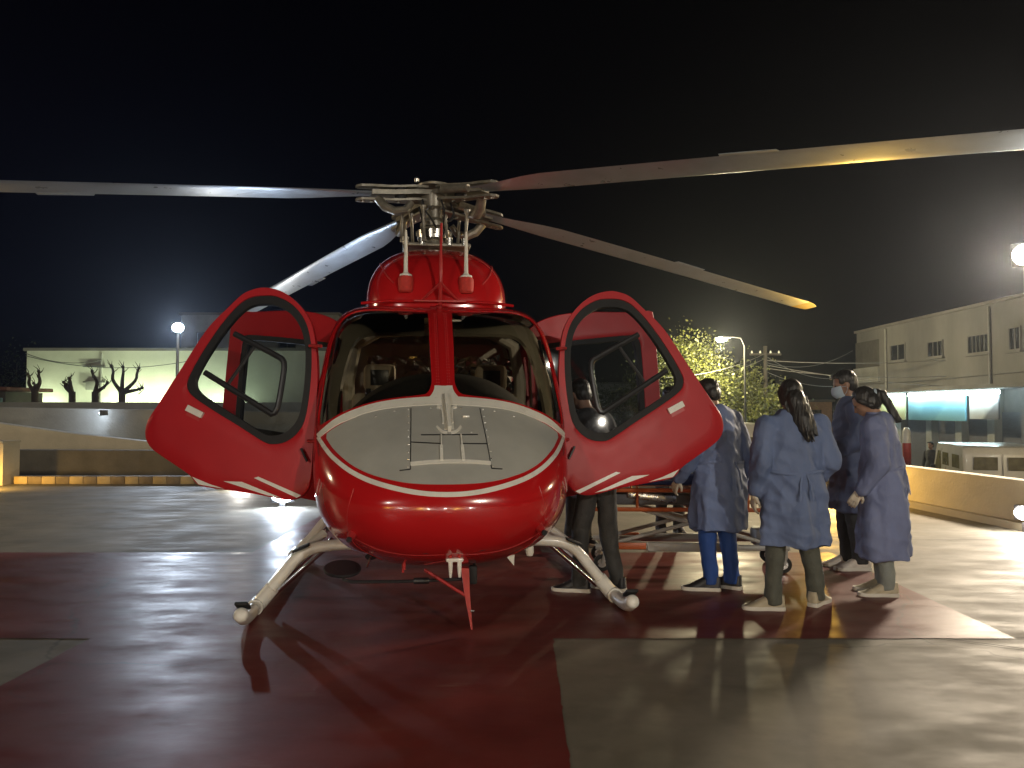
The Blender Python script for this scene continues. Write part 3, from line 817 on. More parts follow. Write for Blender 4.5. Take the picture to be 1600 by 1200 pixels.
m = MB(); m.lathe([(0, .16), (.02, .165), (.03, .14), (.035, .05)], (0, HUBV, HUBZ + .10), seg=28); m.build('hub_cap', M['hub'], hub)
m = MB(); m.lathe([(.0, .02), (.035, .024), (.05, .01)], (-.17, HUBV - .1, HUBZ + .12)); m.build('lifting_lug', M['steel'], hub)

# ================================================================ THE PLACE
STREET = -1.3
def floor_mat(name, c1, c2, rough, scale=1.2, dirt=(.05, .045, .04), dirt_amt=.35):
    m = bpy.data.materials.new(name); m.use_nodes = True
    n, l = m.node_tree.nodes, m.node_tree.links
    b = n['Principled BSDF']
    tc = n.new('ShaderNodeTexCoord')
    def nz(s, d=6, st=(1, 1, 1)):
        mp = n.new('ShaderNodeMapping'); mp.inputs['Scale'].default_value = st; l.new(tc.outputs['Object'], mp.inputs[0])
        t = n.new('ShaderNodeTexNoise'); t.inputs['Scale'].default_value = s; t.inputs['Detail'].default_value = d; t.inputs['Roughness'].default_value = .6
        l.new(mp.outputs[0], t.inputs['Vector']); return t
    a = nz(scale); rp = n.new('ShaderNodeValToRGB'); rp.color_ramp.elements[0].position = .35; rp.color_ramp.elements[1].position = .68
    rp.color_ramp.elements[0].color = (*c1, 1); rp.color_ramp.elements[1].color = (*c2, 1); l.new(a.outputs['Fac'], rp.inputs[0])
    d = nz(3.1, 8); dr = n.new('ShaderNodeMapRange'); dr.inputs[1].default_value = .52; dr.inputs[2].default_value = .75; dr.inputs[3].default_value = 0; dr.inputs[4].default_value = dirt_amt
    l.new(d.outputs['Fac'], dr.inputs[0])
    mx = n.new('ShaderNodeMix'); mx.data_type = 'RGBA'; l.new(dr.outputs[0], mx.inputs[0]); l.new(rp.outputs[0], mx.inputs[6]); mx.inputs[7].default_value = (*dirt, 1)
    # pale scuffs
    s = nz(2.2, 3, (1, 3.5, 1)); sr = n.new('ShaderNodeMapRange'); sr.inputs[1].default_value = .66; sr.inputs[2].default_value = .78; sr.inputs[3].default_value = 0; sr.inputs[4].default_value = .22
    l.new(s.outputs['Fac'], sr.inputs[0])
    m2 = n.new('ShaderNodeMix'); m2.data_type = 'RGBA'; l.new(sr.outputs[0], m2.inputs[0]); l.new(mx.outputs[2], m2.inputs[6]); m2.inputs[7].default_value = (.30, .26, .22, 1)
    b.inputs['Specular IOR Level'].default_value = .34
    # hairline cracks
    mp = n.new('ShaderNodeMapping'); mp.inputs['Scale'].default_value = (.30, .42, 1); l.new(tc.outputs['Object'], mp.inputs[0])
    wv = nz(1.4, 4); ad = n.new('ShaderNodeMix'); ad.data_type = 'VECTOR'; ad.inputs[0].default_value = .16; l.new(mp.outputs[0], ad.inputs[4]); l.new(wv.outputs['Color'], ad.inputs[5])
    vo = n.new('ShaderNodeTexVoronoi'); vo.feature = 'DISTANCE_TO_EDGE'; vo.inputs['Scale'].default_value = 1.0; l.new(ad.outputs[1], vo.inputs['Vector'])
    cr = n.new('ShaderNodeMapRange'); cr.inputs[1].default_value = .0; cr.inputs[2].default_value = .0045; cr.inputs[3].default_value = .65; cr.inputs[4].default_value = 0; l.new(vo.outputs['Distance'], cr.inputs[0])
    cm = nz(.5, 2); c2_ = n.new('ShaderNodeMapRange'); c2_.inputs[1].default_value = .48; c2_.inputs[2].default_value = .58; l.new(cm.outputs['Fac'], c2_.inputs[0])
    mm = n.new('ShaderNodeMath'); mm.operation = 'MULTIPLY'; l.new(cr.outputs[0], mm.inputs[0]); l.new(c2_.outputs[0], mm.inputs[1])
    m3 = n.new('ShaderNodeMix'); m3.data_type = 'RGBA'; l.new(mm.outputs[0], m3.inputs[0]); l.new(m2.outputs[2], m3.inputs[6]); m3.inputs[7].default_value = (.03, .025, .02, 1)
    l.new(m3.outputs[2], b.inputs['Base Color'])
    r = nz(1.7, 6, (1, 2.2, 1)); rr = n.new('ShaderNodeMapRange'); rr.inputs[3].default_value = rough - .10; rr.inputs[4].default_value = rough + .16
    rr.inputs[1].default_value = .3; rr.inputs[2].default_value = .7
    l.new(r.outputs['Fac'], rr.inputs[0]); l.new(rr.outputs[0], b.inputs['Roughness'])
    h1 = nz(2.6, 3, (1, 1.6, 1)); h2 = nz(55, 3)
    b1 = n.new('ShaderNodeBump'); b1.inputs['Strength'].default_value = .035; b1.inputs['Distance'].default_value = .02; l.new(h1.outputs['Fac'], b1.inputs['Height'])
    b2 = n.new('ShaderNodeBump'); b2.inputs['Strength'].default_value = .10; b2.inputs['Distance'].default_value = .004; l.new(h2.outputs['Fac'], b2.inputs['Height']); l.new(b1.outputs[0], b2.inputs['Normal'])
    l.new(b2.outputs[0], b.inputs['Normal'])
    return m
M['pad'] = floor_mat('worn_concrete_paint', (.135, .125, .095), (.225, .205, .165), .60)
M['pad_red'] = floor_mat('red_floor_paint', (.105, .016, .013), (.165, .031, .025), .41, dirt=(.06, .025, .02))
M['asphalt'] = mat('asphalt', (.045, .044, .043), .85, var=.3, scale=2, bump=.4, bscale=60)
M['wall_cream'] = mat('cream_wall_paint', (.46, .42, .33), .75, var=.12, scale=1.6, bump=.2, bscale=25)
M['wall_grey'] = mat('grey_render', (.27, .27, .25), .85, var=.18, scale=1.1, bump=.3, bscale=18)
M['wall_dark'] = mat('dark_wall_paint', (.075, .07, .06), .85, var=.3, scale=1.5, bump=.3, bscale=20)
M['wall_white'] = mat('white_render', (.52, .53, .46), .85, var=.10, scale=.9, bump=.3, bscale=14)
M['facade'] = mat('pale_facade_render', (.165, .16, .15), .85, var=.25, scale=.5, bump=.2, bscale=12, stretch=(1, 1, .4))
M['concrete_dark'] = mat('weathered_concrete', (.16, .15, .14), .9, var=.2, scale=1.2)
M['window_dark'] = mat('dark_window_glass', (.02, .022, .025), .12, var=.2, scale=3)
M['kerb_black'] = mat('black_kerb_paint', (.15, .115, .07), .7, var=.3)
M['kerb_yellow'] = mat('yellow_kerb_paint', (.34, .26, .13), .7, var=.2)
M['lamp_body'] = mat('lamp_housing', (.09, .09, .10), .5, var=.15)
M['pole'] = mat('galvanised_pole', (.26, .25, .23), .5, metal=.4, var=.2, scale=4)
M['wood_pole'] = mat('wooden_pole', (.025, .02, .015), .85, var=.3, scale=5, stretch=(1, 1, .15), bump=.4)
M['wire'] = mat('wire_sheath', (.10, .10, .10), .6)
M['bark'] = mat('bark', (.06, .045, .032), .9, var=.35, scale=9, bump=.6, bscale=30, stretch=(1, 1, .3))

m = MB(); m.add([(-400, -300, STREET), (400, -300, STREET), (400, 700, STREET), (-400, 700, STREET)], [(0, 1, 2, 3)])
tag(m.build('street', M['asphalt'], smooth=False), kind='structure')
PADX, PADY = 6.55, 15.3
m = MB(); m.box((-16.7, 0.65, STREET / 2 - .001), (46.5, 29.3, -STREET - .002))
pad = m.build('landing_pad', M['pad'], smooth=False); tag(pad, kind='structure')
# the painted red cross of five squares
CX, CY, Q = -1.19, 6.38, 2.93
a = Q / 2; b = Q * 1.5
o = [(-a, -b), (a, -b), (a, -a), (b, -a), (b, a), (a, a), (a, b), (-a, b), (-a, a), (-b, a), (-b, -a), (-a, -a)]
oo = []; rg_ = np.random.RandomState(2)
for p, q in zip(o, o[1:] + o[:1]):                  # hand-painted edge, a few millimetres uneven
    nn_ = int(max(abs(p[0] - q[0]), abs(p[1] - q[1])) / .04)
    for t in range(nn_):
        w_ = .011 * noise.noise(Vector((p[0] + q[0] + t * .11, p[1] - q[1], 3))) + rg_.normal(0, .0022)
        x, y = p[0] + (q[0] - p[0]) * t / nn_, p[1] + (q[1] - p[1]) * t / nn_
        if abs(p[0] - q[0]) > abs(p[1] - q[1]):
            y += w_
        else:
            x += w_
        oo.append((x, y))
m = MB(); m.add([(CX + x + .012 * y, CY + y, .0022) for x, y in oo], [tuple(range(len(oo)))])
cross = m.build('red_cross_marking', M['pad_red'], smooth=False); tag(cross, kind='structure')
# expansion joints in the slab
for p, q in (((2.75, 4.9), (6.2, 2.9)), ((3.2, 4.93), (6.4, 4.98)), ((-9.9, 8.4), (-5.6, 8.4)), ((3.2, 8.6), (6.4, 8.6))):
    d = unit((q[0] - p[0], q[1] - p[1])); nn = np.array([-d[1], d[0]]) * .006
    m = MB(); m.add([(p[0] + nn[0], p[1] + nn[1], .0045), (q[0] + nn[0], q[1] + nn[1], .0045), (q[0] - nn[0], q[1] - nn[1], .0045), (p[0] - nn[0], p[1] - nn[1], .0045)], [(0, 1, 2, 3)])
    m.build('joint', M['wall_dark'], pad, smooth=False)

def wall(name, pts, z0, z1, th, material, label, cat='wall', cap=None, plinth=None):
    """wall along pts; z1 may be one height or one per point"""
    root = empty(name, (pts[0][0], pts[0][1], z0)); zs = [z1] * len(pts) if np.isscalar(z1) else z1
    off = np.array([pts[0][0], pts[0][1], z0])
    def run(nm, lo, hi, t, mt):
        m = MB(); ring_ = []
        for i, p in enumerate(pts):
            d = unit(np.array(pts[min(i + 1, len(pts) - 1)]) - np.array(pts[max(i - 1, 0)])); nn = np.array([-d[1], d[0]]) * t / 2
            L_, H_ = lo(i), hi(i)
            ring_.append([np.array([p[0] + nn[0], p[1] + nn[1], L_]) - off, np.array([p[0] - nn[0], p[1] - nn[1], L_]) - off, np.array([p[0] - nn[0], p[1] - nn[1], H_]) - off, np.array([p[0] + nn[0], p[1] + nn[1], H_]) - off])
        m.rings(ring_); return m.build(nm, mt, root, angle=30)
    run('wall_body', lambda i: z0, lambda i: zs[i], th, material)
    if cap:
        run('coping', lambda i: zs[i] + .002, lambda i: zs[i] + .002 + cap, th + .05, M['wall_cream'])
    if plinth:
        run('plinth', lambda i: z0 - .001, lambda i: z0 + plinth, th + .22, M['wall_cream'])
    tag(root, label, cat); return root
wall('parapet_wall', [(6.42, 1.0), (6.30, 9.0), (6.05, 11.7), (5.75, 15.05)], 0.0, .56, .16, M['wall_cream'], 'low cream parapet wall beside the gowned people, with a plinth', cap=.03, plinth=.09)
wall('parapet_wall', [(5.6, 15.14), (-5.9, 15.14)], 0.0, .50, .16, M['wall_cream'], 'low cream parapet wall along the pad behind the helicopter', cap=.03)
wall('parapet_block', [(-13.5, 15.0), (-9.75, 15.0)], 0.0, .80, .5, M['wall_cream'], 'short thick cream parapet block lit yellow beside the striped kerb', cap=.04)
# striped kerb: separate painted blocks
kr = empty('striped_kerb', (-9.7, 15.1, 0)); tag(kr, 'low kerb painted in dark and yellow blocks at the pad edge', 'kerb')
for i in range(14):
    m = MB(); m.box((.14 + i * .27, .0, .075), (.265, .22, .15), bevel=.012); m.build('kerb_block', M['kerb_yellow'] if i % 2 == 0 else M['kerb_black'], kr)
m = MB(); m.prism([(0, 0), (1.1, 0), (1.1, .32)], (-6.95, 15.35, 0), (1, 0, 0), (0, 0, 1), (0, 1, 0), .3); tag(m.build('ramp_wedge', M['wall_cream'], angle=20), 'small cream concrete wedge at the end of the striped kerb', 'ramp')
wall('retaining_wall', [(-30, 17.2), (-4.0, 16.6)], STREET, [.64, .56], .3, M['wall_dark'], 'dark retaining wall behind the striped kerb')
wall('ramp_wall', [(-30, 18.6), (-15.5, 18.4), (-12.3, 18.4), (-10.4, 18.4), (-8.7, 18.4), (-5.0, 18.2)], STREET, [1.6, 1.40, 1.14, .88, .70, .60], .3, M['wall_cream'], 'beige sloping ramp wall above the dark retaining wall')
wall('ramp_wall', [(-30, 21.5), (-14.5, 21.0), (-4.5, 20.4)], STREET, [1.66, 1.52, 1.36], .3, M['wall_grey'], 'grey sloping wall higher up the ramp, above the beige one')
wall('boundary_wall', [(-40, 26.0), (-2.0, 25.0)], STREET, [1.72, 1.68], .3, M['wall_grey'], 'long dim boundary wall below the white lit building')

# --- lamps
def spot(parent, loc, target, power, col, size=.15, angle=150, blend=.6):
    L = bpy.data.lights.new('lamp_light', 'SPOT'); L.energy = power; L.color = col; L.shadow_soft_size = size; L.spot_size = R(angle); L.spot_blend = blend
    o = bpy.data.objects.new('lamp_light', L); COL.objects.link(o)
    o.parent = parent; o.location = [float(c) for c in loc]
    d = Vector([float(t) for t in target]) - (parent.location + Vector(o.location))
    o.rotation_euler = d.to_track_quat('-Z', 'Y').to_euler()
    return o
def floodlight(name, pos, target, power, col, glow, label, ground=0.0, size=(.34, .26), angle=150, group=None, pole=True, soft=.15):
    """a floodlight head at pos aimed at target, on a pole that stands on the ground"""
    pos = np.array(pos, float); root = empty(name, (pos[0], pos[1], ground)); h = pos[2] - ground
    d = unit(np.array(target) - pos); q = Vector(d).to_track_quat('-Z', 'Y').to_matrix(); q = np.array(q)
    base = np.array([0, 0, h])
    m = MB(); m.box(base - d * .05, (size[0], size[1], .09), q, bevel=.015); hd = m.build('lamp_head', M['lamp_body'], root)
    m = MB(); m.ell(base + d * .0, (size[0] * .45, size[1] * .45, .035), q, 24, 10); m.build('lamp_lens', emission(name + '_glow', col, glow), hd)
    if pole:
        if h > 1:
            m = MB(); m.tube([(-d[0] * .14, -d[1] * .14, 0), (-d[0] * .14, -d[1] * .14, h - .02)], [.075, .045], 12); m.build('pole', M['pole'], root)
            m = MB(); m.tube([(-d[0] * .14, -d[1] * .14, h - .05), base - d * .07], .025, 8); m.build('arm', M['pole'], root)
        else:
            m = MB(); m.box((-d[0] * .05, -d[1] * .05, h * .25), (.08, .08, h * .5)); m.build('bracket', M['lamp_body'], root)
    spot(root, base + d * (.06 + soft), target, power, col, soft, angle)
    tag(root, label, 'floodlight', group); return root
WARM = (1.0, .88, .72); COOL = (.72, .84, 1.0); NEUT = (1.0, .95, .86); AMB = (1.0, .56, .10); GREEN = (.86, 1.0, .62)
LP = at(1602, 398, 13.0)
floodlight('floodlight', LP, (1.5, 5.0, .5), 2200, (1.0, .83, .62), 160, 'very bright warm white floodlight on a pole before the shop building', STREET, (.42, .40), 128, soft=.45)
floodlight('floodlight', at(278, 512, 27.0), (-3, 6, 0), 1100, COOL, 160, 'cold bluish white floodlight on a pole above the white building', STREET, (.42, .36), 160)
floodlight('pad_light', (-3.42, 11.5, .17), (-2.6, 5.0, .1), 60, COOL, 160, 'small cold white pad floodlight on the floor beside the open doors', 0, (.36, .22), 165, soft=.06)
floodlight('pad_light', (-5.0, 14.2, .28), (-2.4, 4.0, .4), 40, NEUT, 60, 'small white pad floodlight by the parapet behind the open door', 0, (.22, .14), 160, soft=.05)
floodlight('pad_light', (6.08, 9.15, .22), (1.2, 6.2, .1), 40, (1.0, .93, .80), 90, 'blazing white pad floodlight at the foot of the cream parapet', 0, (.26, .18), 165, soft=.07)
floodlight('pad_light', (5.45, 13.2, .35), (5.2, 12.2, 0), 300, AMB, 25, 'amber pad lamp at the parapet behind the gowned people', 0, (.22, .16), 165, soft=.06)
floodlight('pad_light', (-9.75, 13.7, .30), (-9.3, 14.5, -.5), 100, AMB, 25, 'amber pad lamp beside the thick cream parapet block', 0, (.22, .16), 165, soft=.06)
floodlight('wall_light', at(160, 645, 20.0), (-13.0, 21.0, 1.3), 30, COOL, 90, 'small cold white lamp on the sloping ramp wall', .6, (.2, .14), 150, soft=.05, pole=False)
def fill_lamp(x, y, z, ground, power, col, label):  # added lamps out of view that lift the light on pad, walls and van
    e = empty('street_lamp', (x, y, ground)); tag(e, label, 'street lamp'); h = z - ground
    m = MB(); m.tube([(0, 0, 0), (0, 0, h)], [.08, .05], 12); m.build('pole', M['pole'], e)
    m = MB(); m.lathe([(0, .06), (.04, .16), (.22, .20), (.26, .22), (.30, .05)], (0, 0, h), seg=20); m.build('fill_lamp_top', M['lamp_body'], e)
    m = MB(); m.ell((0, 0, h + .10), (.19, .19, .13)); m.build('globe', emission('globe_glow', col, 25), e)
    L = bpy.data.lights.new('lamp_light', 'POINT'); L.energy = power; L.color = col; L.shadow_soft_size = .25
    o = bpy.data.objects.new('lamp_light', L); COL.objects.link(o); o.parent = e; o.location = (-.45 if x > 0 else .45, 0, h + .1)
fill_lamp(13.5, 9.0, 3.6, STREET, 800, (1.0, .80, .50), 'added unseen globe lamp filling light beside the long cream parapet')
fill_lamp(-14.0, 9.0, 4.2, 0.0, 750, (1.0, .78, .48), 'added unseen globe lamp filling light near the thick parapet block')
# lamps that stand behind the photographer and show as glints in the nose
for (x, y, z), p, c, nm in (((7.0, -9.5, 5.6), 2300, (1.0, .92, .78), 'tall warm white floodlight on the approach side of the pad by the gate'), ((-6.5, -11.0, 5.2), 1000, (1.0, .93, .82), 'tall warm white floodlight on the approach side of the pad by the hospital')):
    floodlight('floodlight', (x, y, z), (-.4, 5.5, 1.2), p, c, 8, nm, 0 if x < 6.4 else STREET, (.3, .24), 120, soft=.04)
for i, (x, c) in enumerate(((-4.6, AMB), (-3.0, NEUT), (-1.3, AMB), (-.5, NEUT), (1.2, NEUT), (2.2, AMB), (3.6, NEUT))):
    floodlight('edge_light', (x, -6.0 + .15 * i, .5), (-.4, 5.0, 1.0), 4, c, 420, ['small amber pad edge light on the approach side', 'small white pad edge light on the approach side'][c is NEUT], 0, (.2, .16), 150, group='pad edge lights on the approach side', soft=.05)

# --- buildings on the left
def facade_window(root, c, w, h, ex, face, mt, frame, bars=1, sill=True):
    """window set into a facade: recessed pane, frame, mullions, sill"""
    c = np.array(c, float); ex = np.array(ex, float); face = np.array(face, float); up = np.array([0, 0, 1.])
    def bx(nm, cx, cz, sx, sz, d0, d1, mat_, par):
        m = MB(); m.prism([(cx - sx / 2, cz - sz / 2), (cx + sx / 2, cz - sz / 2), (cx + sx / 2, cz + sz / 2), (cx - sx / 2, cz + sz / 2)], c + face * d0, ex, up, face, d1 - d0)
        return m.build(nm, mat_, par, angle=20)
    wdw = bx('window', 0, 0, w, h, .004, .012, mt, root)
    for sx, sz, cx, cz in ((w + .1, .06, 0, h / 2 + .03), (w + .1, .06, 0, -h / 2 - .03), (.05, h, -w / 2 - .025, 0), (.05, h, w / 2 + .025, 0)):
        bx('frame', cx, cz, sx, sz, .003, .06, frame, wdw)
    for k in range(bars):
        bx('mullion', -w / 2 + w * (k + 1) / (bars + 1), 0, .04, h, .012, .04, frame, wdw)
    if sill:
        bx('sill', 0, -h / 2 - .1, w + .25, .07, .0, .14, frame, wdw)
    return wdw
bw = empty('white_building', (-22, 32, STREET)); tag(bw, 'long low white building with a blank wall lit green white from below', 'building')
m = MB(); m.box((9.55, 4.0, 2.6), (15.6, 8, 5.2)); m.build('wall', M['wall_white'], bw, smooth=False)
m = MB(); m.box((9.55, 4.0, 5.26), (15.8, 8.2, .12)); m.build('roof', M['concrete_dark'], bw, smooth=False)
for x, zz in ((4.6, 4.55), (4.6, 3.9)):
    m = MB(); m.box((x, -.05, zz), (.9, .08, .05)); m.build('conduit', M['wire'], bw)
m = MB(); m.box((4.9, -.05, 3.9), (.05, .06, 2.4)); m.build('downpipe', M['wall_grey'], bw)
m = MB(); m.box((4.55, -.08, 3.75), (.5, .14, .38), bevel=.02); m.build('air_conditioner', M['wall_grey'], bw)
b2_ = empty('block_building', (-19.5, 44, STREET)); tag(b2_, 'dim square apartment block rising behind the white lit building', 'building')
m = MB(); m.box((5, 4, 4.1), (9, 8, 8.2)); m.build('wall', M['wall_grey'], b2_, smooth=False)
m = MB(); m.box((5, 4, 8.25), (9.2, 8.2, .15)); m.build('roof', M['concrete_dark'], b2_, smooth=False)
for x in (1.9, 4.2, 6.6, 8.4):
    facade_window(b2_, (x, 0, 6.6), .9, 1.1, (1, 0, 0), (0, -1, 0), M['window_dark'], M['wall_dark'])
# lights at the foot of the white wall
for i, px in enumerate((50, 175, 245, 330)):
    X = (px - 800) / 1200 * 31.0
    floodlight('wall_washer', (X, 31.2, 1.0 + .0), (X, 32.0, 2.2), [150, 260, 300, 220][i], GREEN, 60, ['green white uplight at the end of the white wall by the hut', 'green white uplight behind the forked pruned tree', 'green white uplight between pruned tree and helicopter door', 'green white uplight on the white wall behind the helicopter door'][i], STREET, (.5, .2), 165, pole=True, soft=.1)
# hut at the far left
hut = empty('hut', at(30, 640, 29.0) * (1, 1, 0) + (0, 0, STREET)); tag(hut, 'small dark hut with a teal sign beside the white building', 'hut')
m = MB(); m.box((-1.6, 0, 1.7), (3.6, 2.2, 3.4)); m.build('wall', M['wall_dark'], hut, smooth=False)
m = MB(); m.box((-1.6, -.1, 3.5), (4.2, 2.8, .14), bevel=.03); m.build('roof', mat('rust_roof', (.16, .07, .05), .8, var=.3), hut)
m = MB(); m.box((-.25, -1.25, 2.9), (.85, .1, .55), bevel=.02); m.build('sign', mat('teal_sign', (.16, .30, .30), .5, var=.3, scale=5), hut)

# --- buildings on the right
FX = 18.0
sb = empty('shop_building', (FX, 40.0, STREET)); tag(sb, 'two storey pale shop building with lit signs and small upper windows', 'building')
top = 5.42 - STREET
m = MB(); m.box((5, -10, (top + 3.7) / 2), (10, 20, top - 3.7)); m.build('upper_wall', M['facade'], sb, smooth=False)
m = MB(); m.box((5.6, -10, 1.85), (8.8, 20, 3.698)); m.build('shop_wall', M['concrete_dark'], sb, smooth=False)
m = MB(); m.box((5, -10, top + .06), (10.2, 20.2, .12)); m.build('roof', M['concrete_dark'], sb, smooth=False)
FACE, EXV = (-1, 0, 0), (0, -1, 0)
YF = lambda px: FX * 1200 / (px - 800)
zf = lambda py, Y: (640 - py) / 1200 * Y + CAMZ - STREET
for x0, x1, y0, y1, bars in ((1394, 1416, 539, 562, 1), (1453, 1475, 534, 556, 2), (1516, 1547, 524, 550, 4), (1581, 1597, 512, 545, 1)):
    ya, yb = YF(x0), YF(x1); yc = (ya + yb) / 2
    w_ = facade_window(sb, (0, yc - 40, (zf(y0, yc) + zf(y1, yc)) / 2), ya - yb, zf(y0, yc) - zf(y1, yc), EXV, FACE, M['window_dark'], M['facade'], bars)
for yy in (-3.2, -11.2):
    m = MB(); m.tube([(-.06, yy, 3.7), (-.06, yy, top - .1)], .05, 8); m.build('downpipe', M['wall_grey'], sb)
m = MB(); m.tube([(-.03, -.3, 4.05), (-.03, -6, 4.0), (-.03, -13, 4.08)], .02, 6); m.build('conduit', M['wire'], sb)
# far-end balcony recess: a flat dark sheet stands for its shade
ya, yb = YF(1338), YF(1375); yc = (ya + yb) / 2; z0_, z1_ = zf(597, yc), zf(533, yc)
m = MB(); m.prism([(0, 0), (ya - yb, 0), (ya - yb, z1_ - z0_), (0, z1_ - z0_)], (-.004, ya - 40, z0_), (0, -1, 0), (0, 0, 1), (-1, 0, 0), .003); recess_shade = m.build('balcony', M['wall_dark'], sb, smooth=False)
m = MB(); m.box((-.06, yc - 40, z0_ + .35), (.12, ya - yb + .1, .75)); m.build('balcony_front', M['wall_grey'], recess_shade, smooth=False)
m = MB(); m.box((-.45, -10, 3.60), (.9, 20, .16)); m.build('canopy', M['facade'], sb, smooth=False)
for yy in (-2.6, -5.3, -7.6, -9.8, -12.2):
    m = MB(); m.box((1.05, yy, 1.8), (.5, .45, 3.58)); m.build('pillar', M['wall_grey'], sb, smooth=False)
for y0, y1 in ((-2.8, -5.1), (-5.5, -7.4), (-7.8, -9.6), (-10.0, -12.0)):
    m = MB(); m.box((1.14, (y0 + y1) / 2, 1.35), (.06, y0 - y1, 2.6)); m.build('shutter', mat('rolling_shutter', (.10, .10, .11), .55, var=.2, stretch=(1, 1, 14), scale=3), sb, smooth=False)
def sign_mat(name, cols, sc):
    m = bpy.data.materials.new(name); m.use_nodes = True; n, l = m.node_tree.nodes, m.node_tree.links
    b = n['Principled BSDF']; b.inputs['Roughness'].default_value = .45
    tc = n.new('ShaderNodeTexCoord'); mp = n.new('ShaderNodeMapping'); mp.inputs['Scale'].default_value = sc; l.new(tc.outputs['Object'], mp.inputs[0])
    v = n.new('ShaderNodeTexNoise'); v.inputs['Scale'].default_value = 1.0; v.inputs['Detail'].default_value = 2; l.new(mp.outputs[0], v.inputs['Vector'])
    r = n.new('ShaderNodeValToRGB'); e = r.color_ramp.elements
    e[0].position = .45; e[0].color = (*cols[0], 1); e[1].position = .52; e[1].color = (*cols[1], 1)
    l.new(v.outputs['Fac'], r.inputs[0]); l.new(r.outputs[0], b.inputs['Base Color']); return m
for px0, px1, py0, py1, cols, lab in ((1366, 1419, 619, 655, ((.50, .55, .30), (.42, .46, .28)), 'pale yellow green shop signboard under a strip light'), (1423, 1514, 617, 657, ((.10, .26, .36), (.14, .33, .42)), 'wide teal blue shop signboard under the strip lights'), (1519, 1566, 616, 655, ((.46, .48, .48), (.14, .15, .17)), 'white shop signboard with a dark picture under the strip lights')):
    ya, yb = YF(px0) * .975, YF(px1) * .975; yc = (ya + yb) / 2
    e = empty('signboard', (FX - .55, yc, zf(py1, yc) + STREET)); hh = zf(py0, yc) - zf(py1, yc)
    m = MB(); m.box((0, 0, hh / 2), (.07, ya - yb - .06, hh), bevel=.01); m.build('board', sign_mat('sign_print', cols, (.4, .35, .5)), e)
    for k in (-1, 1):
        m = MB(); m.box((.05, k * (ya - yb) * .42, hh - .05), (.05, .05, .3)); m.build('hanger', M['pole'], e)
    tag(e, lab, 'sign', 'shop signs')
for i, (px0, px1) in enumerate(((1335, 1348), (1378, 1396), (1397, 1414), (1422, 1454), (1456, 1482), (1484, 1510), (1512, 1534), (1536, 1562))):
    ya, yb = YF(px0) * .962, YF(px1) * .962; yc = (ya + yb) / 2
    e = empty('strip_light', (FX - .72, yc, STREET + 3.38)); tag(e, ['cold white strip light at the far canopy end, past the signboards', 'cold white strip light above the pale yellow green signboard', 'cold white strip light above the wide teal signboard', 'cold white strip light above the white signboard'][(0, 1, 1, 2, 2, 2, 3, 3)[i]], 'strip light', 'fluorescent strips above the shop signs')
    m = MB(); m.box((0, 0, .10), (.16, ya - yb, .03)); m.build('fixture', M['wall_white'], e)
    m = MB(); m.cyl((0, -(ya - yb) / 2 + .03, 0), (0, (ya - yb) / 2 - .03, 0), .08, 10); m.build('tube', emission('strip_glow', (.70, .95, 1.0), 40), e)
    L = bpy.data.lights.new('strip_glow', 'AREA'); L.shape = 'RECTANGLE'; L.size = .08; L.size_y = float(ya - yb); L.energy = 5 * (ya - yb); L.color = (.72, .95, 1.0)
    lo = bpy.data.objects.new('tube_light', L); COL.objects.link(lo); lo.parent = e; lo.location = (-.05, 0, -.10); lo.rotation_euler = (0, R(20), 0)
# low peach building and dark houses in the far background
for nm, px0, px1, py0, Y, mt, lab in (('peach_house', 1205, 1300, 628, 48.0, mat('peach_render', (.42, .25, .16), .8, var=.15), 'small peach coloured house beyond the street pole'), ('far_house', 860, 1010, 600, 60.0, M['wall_grey'], 'dim grey house far behind the helicopter and trees')):
    A, B = at(px0, py0, Y), at(px1, py0, Y)
    e = empty(nm, (A[0], Y, STREET)); tag(e, lab, 'building'); w = B[0] - A[0]; h = A[2] - STREET
    m = MB(); m.box((w / 2, 3, h / 2), (w, 6, h)); m.build('wall', mt, e, smooth=False)
    m = MB(); m.box((w / 2, 3, h + .07), (w + .3, 6.3, .14)); m.build('roof', M['concrete_dark'], e, smooth=False)
    facade_window(e, (w * .3, 0, h - 1.0), .8, .9, (1, 0, 0), (0, -1, 0), M['window_dark'], M['wall_dark']); facade_window(e, (w * .7, 0, h - 1.0), .8, .9, (1, 0, 0), (0, -1, 0), M['window_dark'], M['wall_dark'])

# --- street lamp, pole, wires
def street_lamp(pos, power, col, glow, label, to):
    pos = np.array(pos); h = pos[2] - STREET
    e = empty('street_lamp', (pos[0] + 1.0, pos[1], STREET)); tag(e, label, 'street lamp')
    m = MB(); m.tube([(0, 0, 0), (0, 0, h - .3), (-.15, 0, h + .05), (-.6, 0, h + .12)], [.06, .04, .035, .03], 12); m.build('pole', M['black_matt'], e)
    m = MB(); m.ell((-.92, 0, h + .08), (.36, .15, .08)); hd = m.build('lamp_head', M['lamp_body'], e)
    m = MB(); m.ell((-1.0, -.02, h), (.24, .14, .12)); m.build('lamp_bowl', emission('street_lamp_glow', col, glow), hd)
    L = bpy.data.lights.new('lamp_light', 'POINT'); L.energy = power; L.color = col; L.shadow_soft_size = .2
    o = bpy.data.objects.new('lamp_light', L); COL.objects.link(o); o.parent = e; o.location = (-1.0, -.1, h - .35)
street_lamp(at(1127, 530, 33.0), 2200, (1.0, .86, .52), 140, 'lit street lamp with a warm bowl beside the leafy tree', None)
PO = at(1196, 560, 37.0)
e = empty('power_pole', (PO[0], PO[1], STREET)); tag(e, 'wooden power pole carrying many wires beside the leafy tree', 'power pole')
